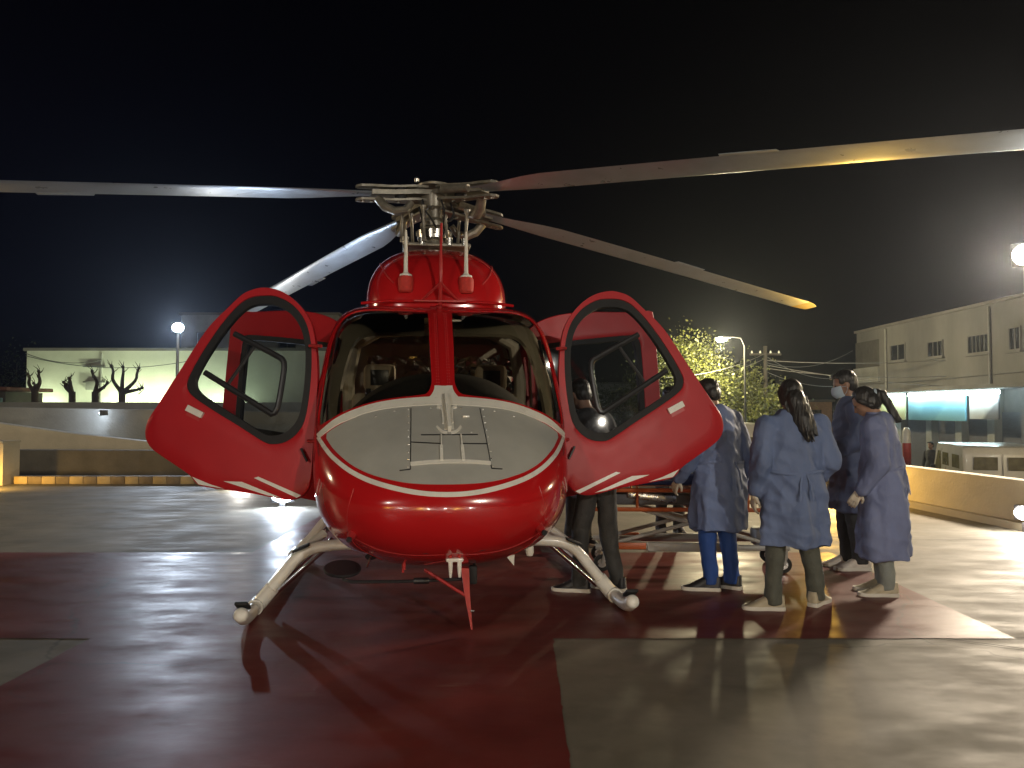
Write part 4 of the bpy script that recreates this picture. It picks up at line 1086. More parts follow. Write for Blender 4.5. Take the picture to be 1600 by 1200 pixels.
m = MB(); m.tube([(0, 0, 0), (0, 0, PO[2] - STREET + .6)], [.13, .09], 10); m.build('pole', M['wood_pole'], e)
m = MB(); m.box((0, 0, PO[2] - STREET + .2), (1.5, .1, .1)); ca = m.build('crossarm', M['wood_pole'], e)
for dx in (-.65, -.25, .25, .65):
    m = MB(); m.lathe([(0, .03), (.05, .05), (.09, .03), (.12, .02)], (dx, 0, PO[2] - STREET + .25), seg=10); m.build('insulator', M['white'], ca)
WIRES = [((1196, 552, 37), (1040, 590, 30)), ((1196, 560, 37), (1000, 600, 34)), ((1196, 556, 37), (1330, 588, 39.5)), ((1196, 563, 37), (1600, 552, 30)), ((1196, 575, 37), (1600, 578, 30)), ((1196, 566, 37), (1332, 548, 39.5)), ((1196, 570, 37), (1600, 608, 29)), ((1196, 580, 37), (1335, 600, 39.8)), ((40, 556, 31), (330, 556, 31.3)), ((40, 552, 31.2), (160, 562, 31.4))]
for i, (p, q) in enumerate(WIRES):
    A, B = at(*p), at(*q); sag = .25 + .12 * (i % 3)
    pts = [A * (1 - t) + B * t - np.array([0, 0, 1]) * sag * 4 * t * (1 - t) for t in np.linspace(0, 1, 14)]
    m = MB(); m.tube([x - A for x in pts], .016, 5); o = m.build('overhead_wire', M['wire']); o.location = A
    tag(o, ['thin wire from the power pole passing in front of the tall leafy tree', 'lower thin wire from the power pole into the dim tree behind the door', 'thin wire sagging from the power pole to the shop balcony', 'topmost wire from the power pole across the shop windows', 'second wire from the power pole across the shop facade', 'thin wire rising from the power pole to the shop roof corner', 'lowest wire from the power pole across the facade above the signboards', 'slack wire from the power pole to the foot of the shop balcony', 'long cable slung along the top of the white building', 'short cable at the end of the white building by the hut'][i], 'wire', ['wires on the street pole', 'cables on the white wall'][i >= 8])

# --- trees
def leaf_mat(name, a, b):
    m = mat(name, a, .55, col2=b, scale=1.3, rvar=.1)
    m.node_tree.nodes['Principled BSDF'].inputs['Subsurface Weight'].default_value = 0
    return m
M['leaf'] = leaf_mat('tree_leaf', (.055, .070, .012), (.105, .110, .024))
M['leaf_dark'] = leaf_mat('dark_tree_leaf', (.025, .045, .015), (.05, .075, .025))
def leafy_tree(name, base, h, rx, ry, n, label, lm, seed, leaf=.14, low=.3, clumps=70):
    rg = np.random.RandomState(seed); e = empty(name, base)
    m = MB(); m.tube([(0, 0, 0), (.05, 0, h * .2), (.0, .05, h * .42), (.1, 0, h * .7)], [.2, .16, .12, .05], 10); tr = m.build('trunk', M['bark'], e)
    cs = []
    while len(cs) < clumps:
        p = rg.uniform(-1, 1, 3)
        if .25 < np.linalg.norm(p) < 1:
            cs.append((p[0] * rx, p[1] * ry, h * (low + (1 - low) * (.5 + .5 * p[2]) * .95)))
    for c in cs[:12]:
        m = MB(); t0 = h * rg.uniform(.25, .5); m.tube([(0, 0, t0), (c[0] * .5, c[1] * .5, (t0 + c[2]) / 2 + .2), c], [.07, .045, .015], 6); m.build('limb', M['bark'], tr)
    V = []; Fc = []
    for k in range(n):
        c = cs[rg.randint(len(cs))]; s = rg.normal(0, 1, 3) * np.array([.20 * rx, .20 * ry, .085 * h]); p = np.array(c) + s
        d = unit(rg.normal(0, 1, 3)); w = unit(np.cross(d, rg.normal(0, 1, 3))); L = leaf * rg.uniform(.6, 1.3); b = len(V)
        V += [p - d * L / 2, p + w * L * .3, p + d * L / 2, p - w * L * .3]; Fc.append((b, b + 1, b + 2, b + 3))
    m = MB(); m.v = [tuple(map(float, v)) for v in V]; m.f = Fc; me = bpy.data.meshes.new('crown'); me.from_pydata(m.v, [], m.f); me.materials.append(lm)
    o = bpy.data.objects.new('crown', me); COL.objects.link(o); o.parent = e
    tag(e, label, 'tree'); return e
T1 = at(1065, 640, 36.0)
leafy_tree('leafy_tree', (T1[0], 36.0, STREET), 5.8, 2.3, 2.0, 30000, 'tall leafy tree lit by the street lamp, behind the right open door', M['leaf'], 3, low=.25)
T2 = at(1140, 640, 37.5)
leafy_tree('leafy_tree', (T2[0], 37.2, STREET), 4.7, 2.7, 1.6, 32000, 'spreading yellow green tree between the street lamp and the power pole', M['leaf'], 5, low=.12)
T3 = at(935, 640, 40.0)
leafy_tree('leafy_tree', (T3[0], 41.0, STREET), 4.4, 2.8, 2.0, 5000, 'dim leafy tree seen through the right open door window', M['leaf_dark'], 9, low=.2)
T4 = at(5, 640, 36.0)
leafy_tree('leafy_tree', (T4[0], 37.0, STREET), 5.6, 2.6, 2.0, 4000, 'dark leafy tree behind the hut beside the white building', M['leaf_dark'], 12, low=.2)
def pruned_tree(px, top, kind, label):
    B = at(px, 640, 28.5); e = empty('pruned_tree', (B[0], 28.5, STREET)); z0 = 0; zt = (at(px, top, 28.5)[2] - STREET)
    zf_ = at(px, 612, 28.5)[2] - STREET
    m = MB(); m.tube([(0, 0, 0), (.03, 0, zf_ * .6), (0, 0, zf_)], [.15, .13, .12], 9); t = m.build('trunk', M['bark'], e)
    for dx, dz, bend in kind:
        m = MB(); P = [(0, 0, zf_ - .05), (dx * .45 + bend, 0, zf_ + (zt - zf_) * dz * .45), (dx * .85, .05, zf_ + (zt - zf_) * dz * .8), (dx, 0, zf_ + (zt - zf_) * dz)]
        m.tube(smooth_line(P, 10), np.linspace(.085, .04, 10), 8); lb = m.build('limb', M['bark'], t)
        E_ = np.array([dx, 0, zf_ + (zt - zf_) * dz]); m = MB(); m.ell(E_, (.06, .06, .06), nu=8, nv=6); m.build('knuckle', M['bark'], lb)
        for q_ in range(5):
            a_ = (q_ * 2.4 + px) % 6.28; S_ = E_ * (1, 1, 1) - np.array([dx * .1, 0, .12]) * (q_ % 3)
            m = MB(); m.tube([S_, S_ + np.array([.10 * math.cos(a_), .05, .10]), S_ + np.array([.22 * math.cos(a_), .08 * math.sin(a_), .20 + .05 * (q_ % 2)])], [.02, .014, .006], 5); m.build('twig', M['bark'], lb)
    tag(e, label, 'tree', 'pruned trees before the white wall')
pruned_tree(54, 580, [(-.28, .85, -.1), (.12, 1.0, .12), (-.05, .4, 0)], 'bare pruned tree with two upright stubs next to the hut')
pruned_tree(112, 591, [(-.32, .7, -.1), (-.12, 1.0, .0), (-.22, .55, .05)], 'shortest bare pruned tree before the white wall')
pruned_tree(148, 580, [(-.12, 1.0, .12), (.45, .45, .1)], 'bare pruned tree leaning with a curved upper stub')
pruned_tree(190, 572, [(-.42, 1.0, -.15), (.62, .92, .2), (.02, .98, .0), (.75, .15, .2)], 'widest bare pruned tree with many forked stubs')

# --- vehicles beyond the parapet
M['van_white'] = mat('white_van_paint', (.70, .67, .58), .3, var=.08, scale=2, coat=.3)
M['car_glass'] = mat('yellow_lit_vehicle_glass', (.22, .20, .09), .14, var=.4, scale=3)  # yellow reflection and pale interior put into the glass colour
M['blind'] = mat('covered_rear_glass', (.16, .14, .08), .2, var=.3)
M['tyre'] = mat('tyre_rubber', (.02, .02, .02), .8, var=.2)
def van(name, loc, rz, L, W, H, label, cat, group=None):
    e = empty(name, loc, rz)      # local: y forward
    side = [(-L / 2, .32), (-L / 2, H * .55), (-L / 2 + .06, H * .93), (-L / 2 + .22, H), (L * .12, H), (L * .20, H * .96), (L * .33, H * .58), (L * .46, H * .50), (L / 2, H * .42), (L / 2, .32)]
    sl = smooth_line(side, 60)
    m = MB(); rows = []
    for x, k in ((-W / 2, .985), (-W / 2 + .06, 1.0), (W / 2 - .06, 1.0), (W / 2, .985)):
        rows.append([(x, y * (k if z > .5 else 1), .32 + (z - .32) * k) for y, z in sl])
    m.rings(rows); body = m.build('body', M['van_white'], e, angle=35)
    for s in (-1, 1):
        for y0, y1 in ((-L * .40, -L * .22), (-L * .13, L * .04)):
            m = MB(); m.prism([(y0, H * .69), (y1, H * .69), (y1 - .02, H * .87), (y0 + .02, H * .87)], (s * (W / 2 + .001), 0, 0), (0, 1, 0), (0, 0, 1), (s, 0, 0), .006); m.build('side_window', M['car_glass'], body, angle=20)
        m = MB(); m.prism([(L * .085, H * .60), (L * .27, H * .60), (L * .16, H * .88), (L * .085, H * .88)], (s * (W / 2 + .001), 0, 0), (0, 1, 0), (0, 0, 1), (s, 0, 0), .006); m.build('side_window', M['car_glass'], body, angle=20)
        m = MB(); m.prism([(s * .11, H * .69), (s * (W / 2 - .20), H * .69), (s * (W / 2 - .23), H * .86), (s * .11, H * .86)], (0, -L / 2 - .012, 0), (1, 0, 0), (0, 0, 1), (0, -1, .12), .008); m.build('rear_window', M['blind'], body, angle=20)
        m = MB(); m.box((s * (W / 2 - .09), -L / 2 - .005, H * .42), (.1, .03, .26), bevel=.01); m.build('tail_lamp', mat('tail_lamp_red', (.25, .02, .02), .25), body)
        m = MB(); m.box((s * (W / 2 + .09), L * .22, H * .62), (.12, .06, .16), bevel=.02); m.build('mirror', M['black_trim'], body)
        m = MB(); m.box((s * .12, -L / 2 - .015, H * .53), (.08, .02, .03), bevel=.005); m.build('door_handle', M['black_trim'], body)
        for y in (-L * .31, L * .32):
            m = MB(); m.cyl((s * (W / 2 - .20), y, .31), (s * (W / 2 + .005), y, .31), .31, 24); w = m.build('wheel', M['tyre'], e)
            m = MB(); m.cyl((s * (W / 2 + .004), y, .31), (s * (W / 2 + .012), y, .31), .19, 20); m.build('rim', M['steel'], w)
    m = MB(); m.prism([(-W * .42, 0), (W * .42, 0), (W * .36, H * .33), (-W * .36, H * .33)], (0, L * .318, H * .60), (1, 0, 0), unit((0, -.13 * L, H * .36)), unit((0, H * .36, .13 * L)), .008); m.build('windscreen', M['car_glass'], body, angle=20)
    m = MB(); m.box((0, -L / 2 - .03, .42), (W * .96, .12, .18), bevel=.03); m.build('bumper', M['black_trim'], e)
    m = MB(); m.box((0, -L / 2 - .012, H * .5), (.01, .012, H * .8)); m.build('door_gap', M['black_trim'], body)
    tag(e, label, cat, group); return e
VP = at(1560, 700, 19.2)
van('parked_van', (VP[0] + .25, 20.4, STREET), R(-17), 3.9, 1.68, 1.86, 'small boxy white van with two rear windows parked beyond the parapet', 'van')
van('parked_van', (5.55, 22.2, STREET), R(0), 5.0, 1.95, 2.38, 'tall white van parked in the street, half hidden by two gowned people', 'van')
bp = empty('roadside_post', tuple(at(1417, 700, 24.0) * (1, 1, 0) + (0, 0, STREET))); tag(bp, 'slim red and white post standing on the street near the shops', 'post')
zt = at(1417, 668, 24.0)[2] - STREET
m = MB(); m.lathe([(0, .16), (.1, .12), (zt * .55, .11), (zt * .56, .12), (zt * .78, .12)], seg=14); m.build('lower_band', M['red_metal'], bp)
m = MB(); m.lathe([(zt * .781, .125), (zt * .95, .115), (zt, .06)], seg=14); m.build('upper_band', M['white'], bp)

# ================================================================ PEOPLE AND STRETCHER
M['skin'] = mat('skin', (.30, .17, .11), .5, var=.08, scale=12)
M['hair'] = mat('dark_hair', (.012, .010, .009), .42, var=.3, scale=40, stretch=(1, 1, .12), bump=.6, bscale=60)
M['gown'] = mat('blue_gown_cloth', (.125, .17, .315), .7, var=.12, scale=4, bump=.8, bscale=11, stretch=(1, 1, .55))
M['gown_b'] = mat('slate_blue_gown_cloth', (.115, .158, .29), .7, var=.14, scale=4, bump=.8, bscale=11, stretch=(1, 1, .55))
M['gown_c'] = mat('violet_blue_gown_cloth', (.16, .19, .335), .7, var=.12, scale=4, bump=.8, bscale=11, stretch=(1, 1, .55))
M['gown_d'] = mat('shaded_blue_gown_cloth', (.06, .078, .15), .7, var=.2, scale=4, bump=.8, bscale=11, stretch=(1, 1, .55))  # blue gown standing in shade, the shade put into its colour
M['scrub'] = mat('royal_blue_scrubs', (.012, .055, .24), .75, var=.12, scale=8, bump=.3)
M['trouser_grey'] = mat('charcoal_trousers', (.040, .040, .038), .8, var=.2, scale=14, bump=.3, bscale=90)
M['trouser_olive'] = mat('grey_green_trousers', (.085, .088, .070), .8, var=.15, scale=14, bump=.3, bscale=90)
M['trouser_pale'] = mat('pale_grey_trousers', (.22, .24, .22), .8, var=.1, scale=14, bump=.3, bscale=90)
M['trouser_black'] = mat('black_trousers', (.015, .015, .017), .8, var=.2, scale=14, bump=.3)
M['navy'] = mat('navy_shirt', (.018, .026, .060), .8, var=.15, scale=9, bump=.3)
M['glove'] = mat('latex_glove', (.56, .50, .40), .45, var=.08, scale=20)
M['mask'] = mat('surgical_mask', (.42, .52, .60), .7, var=.05, scale=30)
M['shoe_black'] = mat('black_shoe', (.018, .018, .02), .5, var=.2, scale=20)
M['shoe_tan'] = mat('beige_shoe', (.42, .36, .25), .6, var=.15, scale=20)
M['shoe_white'] = mat('white_shoe', (.55, .50, .44), .6, var=.12, scale=20)
M['sole'] = mat('white_sole', (.60, .57, .50), .6, var=.1)

def fold_fn(amp, zs=2.0, xs=8.0, seed=0.0, hem=None):
    def f(c):
        a = noise.noise(Vector((c[0] * xs + seed, c[1] * xs, c[2] * zs)))
        b = noise.noise(Vector((c[0] * xs * 2.1 + c[2] * 3 + seed, c[1] * xs * 2.1, c[2] * zs * 3.1 - c[0] * 4)))
        return amp * (a + .45 * b)
    return f

def hand(mb, wrist, d, n, side, k=1.0, curl=25, r=.0088):
    """palm, four unequal bent fingers and a thumb leaving the side of the palm; d along the hand, n out of the palm"""
    d = unit(d); n = unit(np.array(n) - np.dot(n, d) * d); s = np.cross(d, n) * side
    w = np.array(wrist, float)
    mb.cap(w - d * .02, w + d * .02, .026 * k, .027 * k)
    for off in (-.026, -.009, .009, .026):
        mb.cap(w + s * off * .7 * k + d * .02 * k, w + s * off * k + d * .085 * k, .014 * k, .0125 * k, 8)
    for off, L in ((-.030, .068), (-.010, .080), (.010, .076), (.029, .058)):
        p = w + s * off * k + d * .088 * k; a = 0; q = p
        for j, f in enumerate((.45, .32, .23)):
            a += R(curl * (1, 1.1, .8)[j] * .8)
            e = q + (d * math.cos(a) + n * math.sin(a)) * L * f * k
            mb.cap(q, e, r * (1 - .12 * j) * k, r * (.9 - .12 * j) * k, 8); q = e
    t0 = w - s * .026 * k + d * .025 * k; t1 = t0 + (-s * .6 + d * .65 + n * .35) * .042 * k; t2 = t1 + (-s * .15 + d * .85 + n * .4) * .030 * k
    mb.cap(t0, t1, .014 * k, .0115 * k, 8); mb.cap(t1, t2, .0108 * k, .009 * k, 8)

def shoe(name, foot, yaw, parent, upper, k=1.0, sole=None):
    """foot: ankle ground point (local); yaw: direction of the toes (0 = +y)"""
    c, s = math.cos(yaw), math.sin(yaw); f = np.array(foot, float)
    T = lambda x, y, z: f + np.array([c * x - s * y, s * x + c * y, z]) * k
    out = [(-.030, -.075), (.030, -.075), (.038, -.03), (.036, .04), (.046, .10), (.044, .155), (.024, .195), (-.004, .203), (-.028, .19), (-.042, .15), (-.044, .10), (-.036, .04), (-.038, -.03)]
    o = smooth_line(out, 40, True)
    m = MB(); m.rings([[T(x * 1.04, y * 1.02, .0005) for x, y in o], [T(x * 1.08, y * 1.04, .010) for x, y in o], [T(x * 1.05, y * 1.02, .028) for x, y in o]])
    sh = m.build(name, sole or M['sole'], parent, angle=40)
    rows = []
    for t in np.linspace(0, 1, 9):
        z = .026 + .075 * t
        rows.append([T(x * (1.02 - .30 * t ** 1.5), -.07 + (y + .07) * (1.0 - (.58 * t ** .75)), z + (.0 if y > 0 else .004)) for x, y in o])
    m = MB(); m.rings(rows); m.build('upper', upper, sh, angle=60)
    for j in range(4):
        y = .03 + .028 * j; z = .098 - .013 * j
        m = MB(); m.tube([T(-.022, y, z - .006), T(0, y, z + .002), T(.022, y, z - .006)], .0035 * k, 5); m.build('lace', M['sole'], sh)
    return sh

def rotx(a):
    c, s = math.cos(a), math.sin(a); return np.array([[1, 0, 0], [0, c, -s], [0, s, c]])
def rotz(a):
    c, s = math.cos(a), math.sin(a); return np.array([[c, -s, 0], [s, c, 0], [0, 0, 1]])

def person(loc, rz, H, label, feet, arms, lean=0.0, head=(0, 0), gown=None, hem=.52, shirt=None, trousers=None, shoes=None, hair='short', mask=False, gloves=True, seed=0, width=1.0, group=None, flare=1.0, toes=None):
    """standing figure; local frame: x to its right, y forward. feet: two ground points; arms: (elbow, wrist, palm normal) right then left"""
    k = H / 1.70; root = empty('person', loc, rz); tag(root, label, 'person', group)
    f0, f1 = (np.array([*f, 0.0]) for f in feet)
    hipc = np.array([(f0[0] + f1[0]) / 2, (f0[1] + f1[1]) / 2, .90 * k])
    Lm = rotx(-lean)
    def U(x, y, z):                       # upper body point, leaning at the hip
        return hipc + Lm @ (np.array([x, y, z - .90]) * k)
    hips = [hipc + np.array([.085 * k, 0, 0]), hipc + np.array([-.085 * k, 0, 0])]
    ank = [f + np.array([0, -.0, .085 * k]) for f in (f0, f1)]
    knees = [(h + a) / 2 + np.array([0, .035 * k, .02]) for h, a in zip(hips, ank)]
    sh = [U(.178 * width, 0, 1.362), U(-.178 * width, 0, 1.362)]
    el = [hipc * 0 + np.array(a[0], float) * k for a in arms]; wr = [np.array(a[1], float) * k for a in arms]
    el = [e + np.array([hipc[0], hipc[1], 0]) for e in el]; wr = [w + np.array([hipc[0], hipc[1], 0]) for w in wr]
    hy, hp = head; Mh = Lm @ rotz(hy) @ rotx(-hp)
    nk = U(0, .005, 1.45); hc = U(0, .015, 1.49) + Mh @ (np.array([0, .015, .10]) * k)
    def Hd(x, y, z):
        return hc + Mh @ (np.array([x, y, z]) * k)
    # ---- body
    b = MB(); tor = []
    for z, rx, ry in ((.84, .13, .10), (.90, .155, .115), (1.0, .145, .105), (1.1, .135, .095), (1.22, .15, .105), (1.33, .165, .105), (1.40, .14, .085), (1.45, .07, .06)):
        tor.append([U(rx * width * math.cos(t), ry * math.sin(t), z) for t in np.linspace(0, 2 * math.pi, 20, endpoint=False)])
    b.rings(tor)
    b.cap(U(0, -.005, 1.42), Hd(0, -.02, -.06), .056 * k, .052 * k)
    b.ell(Hd(0, -.008, .025), np.array([.073, .092, .088]) * k, Mh); b.ell(Hd(0, .012, -.025), np.array([.062, .075, .085]) * k, Mh)
    b.ell(Hd(0, .055, -.075), np.array([.032, .028, .028]) * k, Mh); b.cap(Hd(0, .082, .012), Hd(0, .103, -.025), .009 * k, .014 * k, 8)
    b.cap(Hd(-.035, .072, .028), Hd(.035, .072, .028), .014 * k, .014 * k, 8); b.cap(Hd(-.018, .084, -.055), Hd(.018, .084, -.055), .010 * k, .010 * k, 8)
    for s in (-1, 1):
        b.ell(Hd(s * .074, -.008, -.005), np.array([.011, .02, .032]) * k, Mh)
    for i in (0, 1):
        b.cap(hips[i], knees[i], .080 * k, .056 * k); b.cap(knees[i], ank[i], .054 * k, .038 * k); b.cap(ank[i], ank[i] * (1, 1, 0) + [0, .0, .05], .037 * k, .035 * k)
        b.cap(sh[i], el[i], .050 * k, .040 * k); b.cap(el[i], wr[i], .039 * k, .027 * k)
        hand(b, wr[i] + unit(wr[i] - el[i]) * .015, wr[i] - el[i], arms[i][2], 1 if i == 0 else -1, k * .94)
    fuse(b, 'body', M['skin'], root, .0115, 2)
    for s in (-1, 1):
        m = MB(); m.ell(Hd(s * .031, .079, .008), np.array([.012, .008, .007]) * k, Mh, 10, 6); m.build('eye', M['black_trim'], root)
    # ---- trousers and shoes
    t = MB()
    t.cap(hips[0], hips[1], .098 * k, .098 * k); t.ell(hipc + [0, -.01, .02], (.165 * k, .125 * k, .12 * k))
    for i in (0, 1):
        t.cap(hips[i], knees[i], .094 * k, .076 * k); t.cap(knees[i], ank[i] + [0, -.005, .03], .074 * k, .064 * k); t.cyl(ank[i] + [0, -.005, .03], ank[i] + [0, -.002, -.035], .064 * k, 14, .066 * k)
    fuse(t, 'trousers', trousers, root, .013, 4, fold_fn(.014, 4.5, 7, seed))
    for i, f in enumerate((f0, f1)):
        shoe('shoe', f + [0, .0, 0], (toes or (-.12, .12))[i], root, shoes, k * 1.08)
    # ---- top
    def arm_tube(m, r0, r1, r2, cut=1.0):
        for i in (0, 1):
            m.cap(sh[i], el[i], r0 * k, r1 * k)
            m.cap(el[i], el[i] + (wr[i] - el[i]) * cut, r1 * k, r2 * k)
    if shirt is not None or gown is None:
        m = MB(); rr = []
        for z, rx, ry in ((.80, .175, .135), (.88, .178, .138), (1.0, .168, .128), (1.1, .16, .12), (1.22, .172, .125), (1.33, .188, .125), (1.40, .16, .105), (1.45, .085, .075)):
            rr.append([U(rx * width * math.cos(q), ry * math.sin(q), z) for q in np.linspace(0, 2 * math.pi, 24, endpoint=False)])
        m.rings(rr); arm_tube(m, .068, .058, .046, .96 if gown is None else .3)
        fuse(m, 'shirt', shirt or M['navy'], root, .012, 4, fold_fn(.012, 5, 9, seed + 3))
    if gown is not None:
        m = MB(); rr = []; zb = hem
        prof = [(1.475, .088, .080), (1.44, .125, .100), (1.40, .155, .118), (1.33, .195, .138), (1.22, .200, .150), (1.08, .196, .156), (.96, .205, .165), (.84, .222, .176), (.70, .232, .184)]
        z = .70; e = 0
        while z - .12 > zb:
            z -= .12; e += 1; prof.append((z, .232 + .008 * e * flare, .184 + .008 * e * flare))
        prof.append((zb, .236 + .008 * e * flare, .188 + .008 * e * flare))
        for z, rx, ry in prof:
            row = []
            for q in np.linspace(0, 2 * math.pi, 48, endpoint=False):
                dn = max(0, min(1, (1.15 - z) / .6)); g = 1 + dn * (.05 * math.sin(5 * q + seed) + .035 * math.sin(9 * q + 2 * seed + z * 2))
                p = np.array([rx * width * g * math.cos(q), ry * g * math.sin(q), z])
                if z > .9:
                    row.append(U(*p))
                else:
                    row.append(hipc * (1, 1, 0) + p * k)
            rr.append(row)
        m.rings(rr); arm_tube(m, .082, .080, .058, .97)
        for i in (0, 1):
            m.cap(U(0, 0, 1.40), sh[i], .078 * k, .074 * k)
        def ff(c):
            dn = max(0.0, min(1.0, (1.25 * k - c[2]) / (.7 * k)))
            a_ = noise.noise(Vector((c[0] * 7 + seed + .8 * c[2], c[1] * 7, c[2] * 1.3)))
            r_ = 1 - 2 * abs(noise.noise(Vector((c[0] * 5 - seed, c[1] * 5 + c[2] * 1.5, c[2] * 2.6))))
            d_ = 1 - 2 * abs(noise.noise(Vector((c[0] * 6 + c[2] * 6, c[1] * 6 - seed, c[2] * 7 + seed))))
            return (.014 + .030 * dn) * a_ + .022 * r_ * (1.0 - .4 * dn) + .014 * d_ - .016
        fine = fold_fn(.006, 9, 17, seed + 5)
        fuse(m, 'gown', gown, root, .0125, 3, lambda c: ff(c) + fine(c))
        # tie round the waist with hanging ends at the back
        ring_ = [U(.212 * width * math.cos(q), .168 * math.sin(q), 1.02 + .008 * math.sin(3 * q + seed)) for q in np.linspace(0, 2 * math.pi, 40)]
        m = MB(); m.tube(ring_, [(.005, .011)] * 40, 6); tie = m.build('tie', gown, root)
        for s in (-1, 1):
            m = MB(); m.tube([U(s * .015, -.172, 1.02), U(s * .04, -.185, .94), hipc * (1, 1, 0) + np.array([s * .05, -.20, .82]) * k], [(.004, .009)] * 3, 6); m.build('tie_end', gown, tie)
        # collar band and the overlapping back seam
        m = MB(); m.tube([U(.088 * math.cos(q), .080 * math.sin(q) - .002, 1.472 + .01 * math.sin(q)) for q in np.linspace(0, 2 * math.pi, 28)], [(.007, .012)] * 28, 6); m.build('collar', gown, root)
    if gloves:
        for i in (0, 1):
            m = MB(); d = unit(wr[i] - el[i]); hand(m, wr[i] + d * .012, d, arms[i][2], 1 if i == 0 else -1, k * 1.06, r=.0098)
            m.cap(wr[i] - d * .05 * k, wr[i], .036 * k, .031 * k)
            fuse(m, 'glove', M['glove'], root, .0045, 1)
    # ---- hair and mask
    m = MB()
    m.ell(Hd(0, -.020, .045), np.array([.083, .098, .088]) * k, Mh)
    if hair == 'short':
        m.ell(Hd(0, -.05, .0), np.array([.078, .065, .085]) * k, Mh); m.cap(Hd(-.045, .065, .085), Hd(.045, .065, .085), .03 * k, .03 * k)
    else:
        m.ell(Hd(0, -.045, -.01), np.array([.084, .072, .10]) * k, Mh)
        for s in (-1, 1):
            m.cap(Hd(s * .066, .02, .03), Hd(s * .072, -.03, -.05), .022 * k, .024 * k)
    if hair == 'ponytail':
        p = [Hd(0, -.11, .02), Hd(0, -.145, -.02), Hd(0, -.14, -.10), Hd(.01, -.125, -.20), Hd(.015, -.12, -.27)]
        for a, c, r0, r1 in zip(p[:-1], p[1:], (.030, .038, .036, .030), (.038, .036, .030, .012)):
            m.cap(a, c, r0 * k, r1 * k)
    if hair == 'long':
        p = [Hd(0, -.08, -.03), Hd(.01, -.105, -.12), Hd(.02, -.13, -.19), Hd(.035, -.145, -.27), Hd(.045, -.15, -.34)]
        for a, c, r0, r1 in zip(p[:-1], p[1:], (.075, .070, .068, .058), (.070, .068, .058, .022)):
            m.cap(a, c, r0 * k, r1 * k)
            m.cap(a + np.array([.03, 0, 0]), c + np.array([.03, 0, .02]), r0 * .6 * k, r1 * .6 * k); m.cap(a - np.array([.03, 0, 0]), c - np.array([.028, 0, -.03]), r0 * .6 * k, r1 * .6 * k)
    if hair in ('long', 'ponytail'):
        rs_ = np.random.RandomState(int(seed * 10)); base_ = smooth_line(p, 7)
        for q_ in range(34):
            o_ = rs_.normal(0, 1, 3) * np.array([.040, .022, .02] if hair == 'long' else [.016, .014, .015]) * k; w_ = rs_.normal(0, .008, 3)
            m.tube([b_ + o_ * (1 - .25 * j_ / 6) + w_ * j_ / 6 for j_, b_ in enumerate(base_)][:rs_.randint(5, 8)], [.011, .012, .012, .011, .010, .008, .004][:7][:7] if False else list(np.linspace(.012, .005, 7)) if False else .0085, 6)
    def hf(c):
        q = Mh.T @ (c - hc)
        face = q[1] > .045 * k and q[2] < .075 * k
        return (-.03 if face else 0) + .004 * noise.noise(Vector((c[0] * 60, c[1] * 60, c[2] * 9)))
    h_ = fuse(m, 'hair', M['hair'], root, .0075, 1, hf)
    if hair == 'ponytail':
        m = MB(); a = Hd(0, -.115, .018); m.lathe([(-.012, .026), (-.006, .034), (.006, .034), (.012, .026)], a, Mh @ np.array([0, -1, -.3]), 14); m.build('hair_tie', M['mask'], h_)
    if mask:
        m = MB(); rows = []
        for t in np.linspace(-1, 1, 13):
            row = []
            for w in np.linspace(-1, 1, 17):
                a = w * R(74); bul = .018 * (1 - w * w) * (1 - t * t) + .012 * (1 - w * w)
                row.append(Hd((.066 + bul * .2) * math.sin(a) * (1 - .06 * t * t), .018 + (.075 + bul) * math.cos(a) - .010 * (t < 0) * t * t, -.045 + t * .05))
            rows.append(row)
        m.rings(rows, cap=False, closed=False); mk = m.build('face_mask', M['mask'], root)
        for s in (-1, 1):
            for zz in (-.005, -.08):
                m = MB(); m.tube([Hd(s * .066, .035, zz), Hd(s * .078, .01, (zz - .01) * .6), Hd(s * .080, -.012, -.008)], .002 * k, 5); m.build('ear_loop', M['mask'], mk)
    return root

GRP = None
HANG = lambda s: ((s * .255, -.02, 1.10), (s * .265, .05, .87), (-s, 0, 0))
FWD = lambda s, z=.98, y=.30, x=.22: ((s * .25, .0, 1.11), (s * x, y, z), (-s, 0, -.3))
# facing: rz = 0 looks away from the camera (+y), rz = 90 deg looks to the left (-x)
def facing(deg):
    return R(deg)
def stand(px, py):
    g = gnd(px, py); return (float(g[0]), float(g[1]), 0.0)
person(stand(945, 925), facing(35), 1.72, 'person in dark shirt and charcoal trousers leaning in under the right open door', [(.10, -.02), (-.16, .12)], [FWD(1, .96, .34), FWD(-1, .96, .36)], lean=R(14), head=(0, R(12)), shirt=M['trouser_black'], trousers=M['trouser_grey'], shoes=M['shoe_black'], hair='short', mask=True, gloves=True, seed=1.0, toes=(.3, .75))
person(stand(1128, 922), facing(28), 1.70, 'person in blue gown and royal blue trousers standing at the stretcher', [(.10, .0), (-.10, .03)], [HANG(1), ((-.26, .03, 1.10), (-.27, .17, .90), (1, 0, 0))], lean=R(6), head=(R(20), R(14)), gown=M['gown'], hem=.48, trousers=M['scrub'], shoes=M['shoe_black'], hair='short', mask=True, seed=2.3, width=1.06, toes=(.5, .9))
person(stand(1243, 950), facing(8), 1.66, 'person in blue gown with long dark hair down the back, seen from behind', [(.19, .05), (-.19, -.03)], [((.27, -.02, 1.10), (.24, .12, .90), (-1, 0, 0)), ((-.27, -.02, 1.09), (-.275, .06, .86), (1, 0, 0))], head=(R(0), R(6)), gown=M['gown_b'], hem=.47, trousers=M['trouser_olive'], shoes=M['shoe_tan'], hair='long', seed=4.1, width=1.10, flare=1.3, toes=(-.9, 1.35))
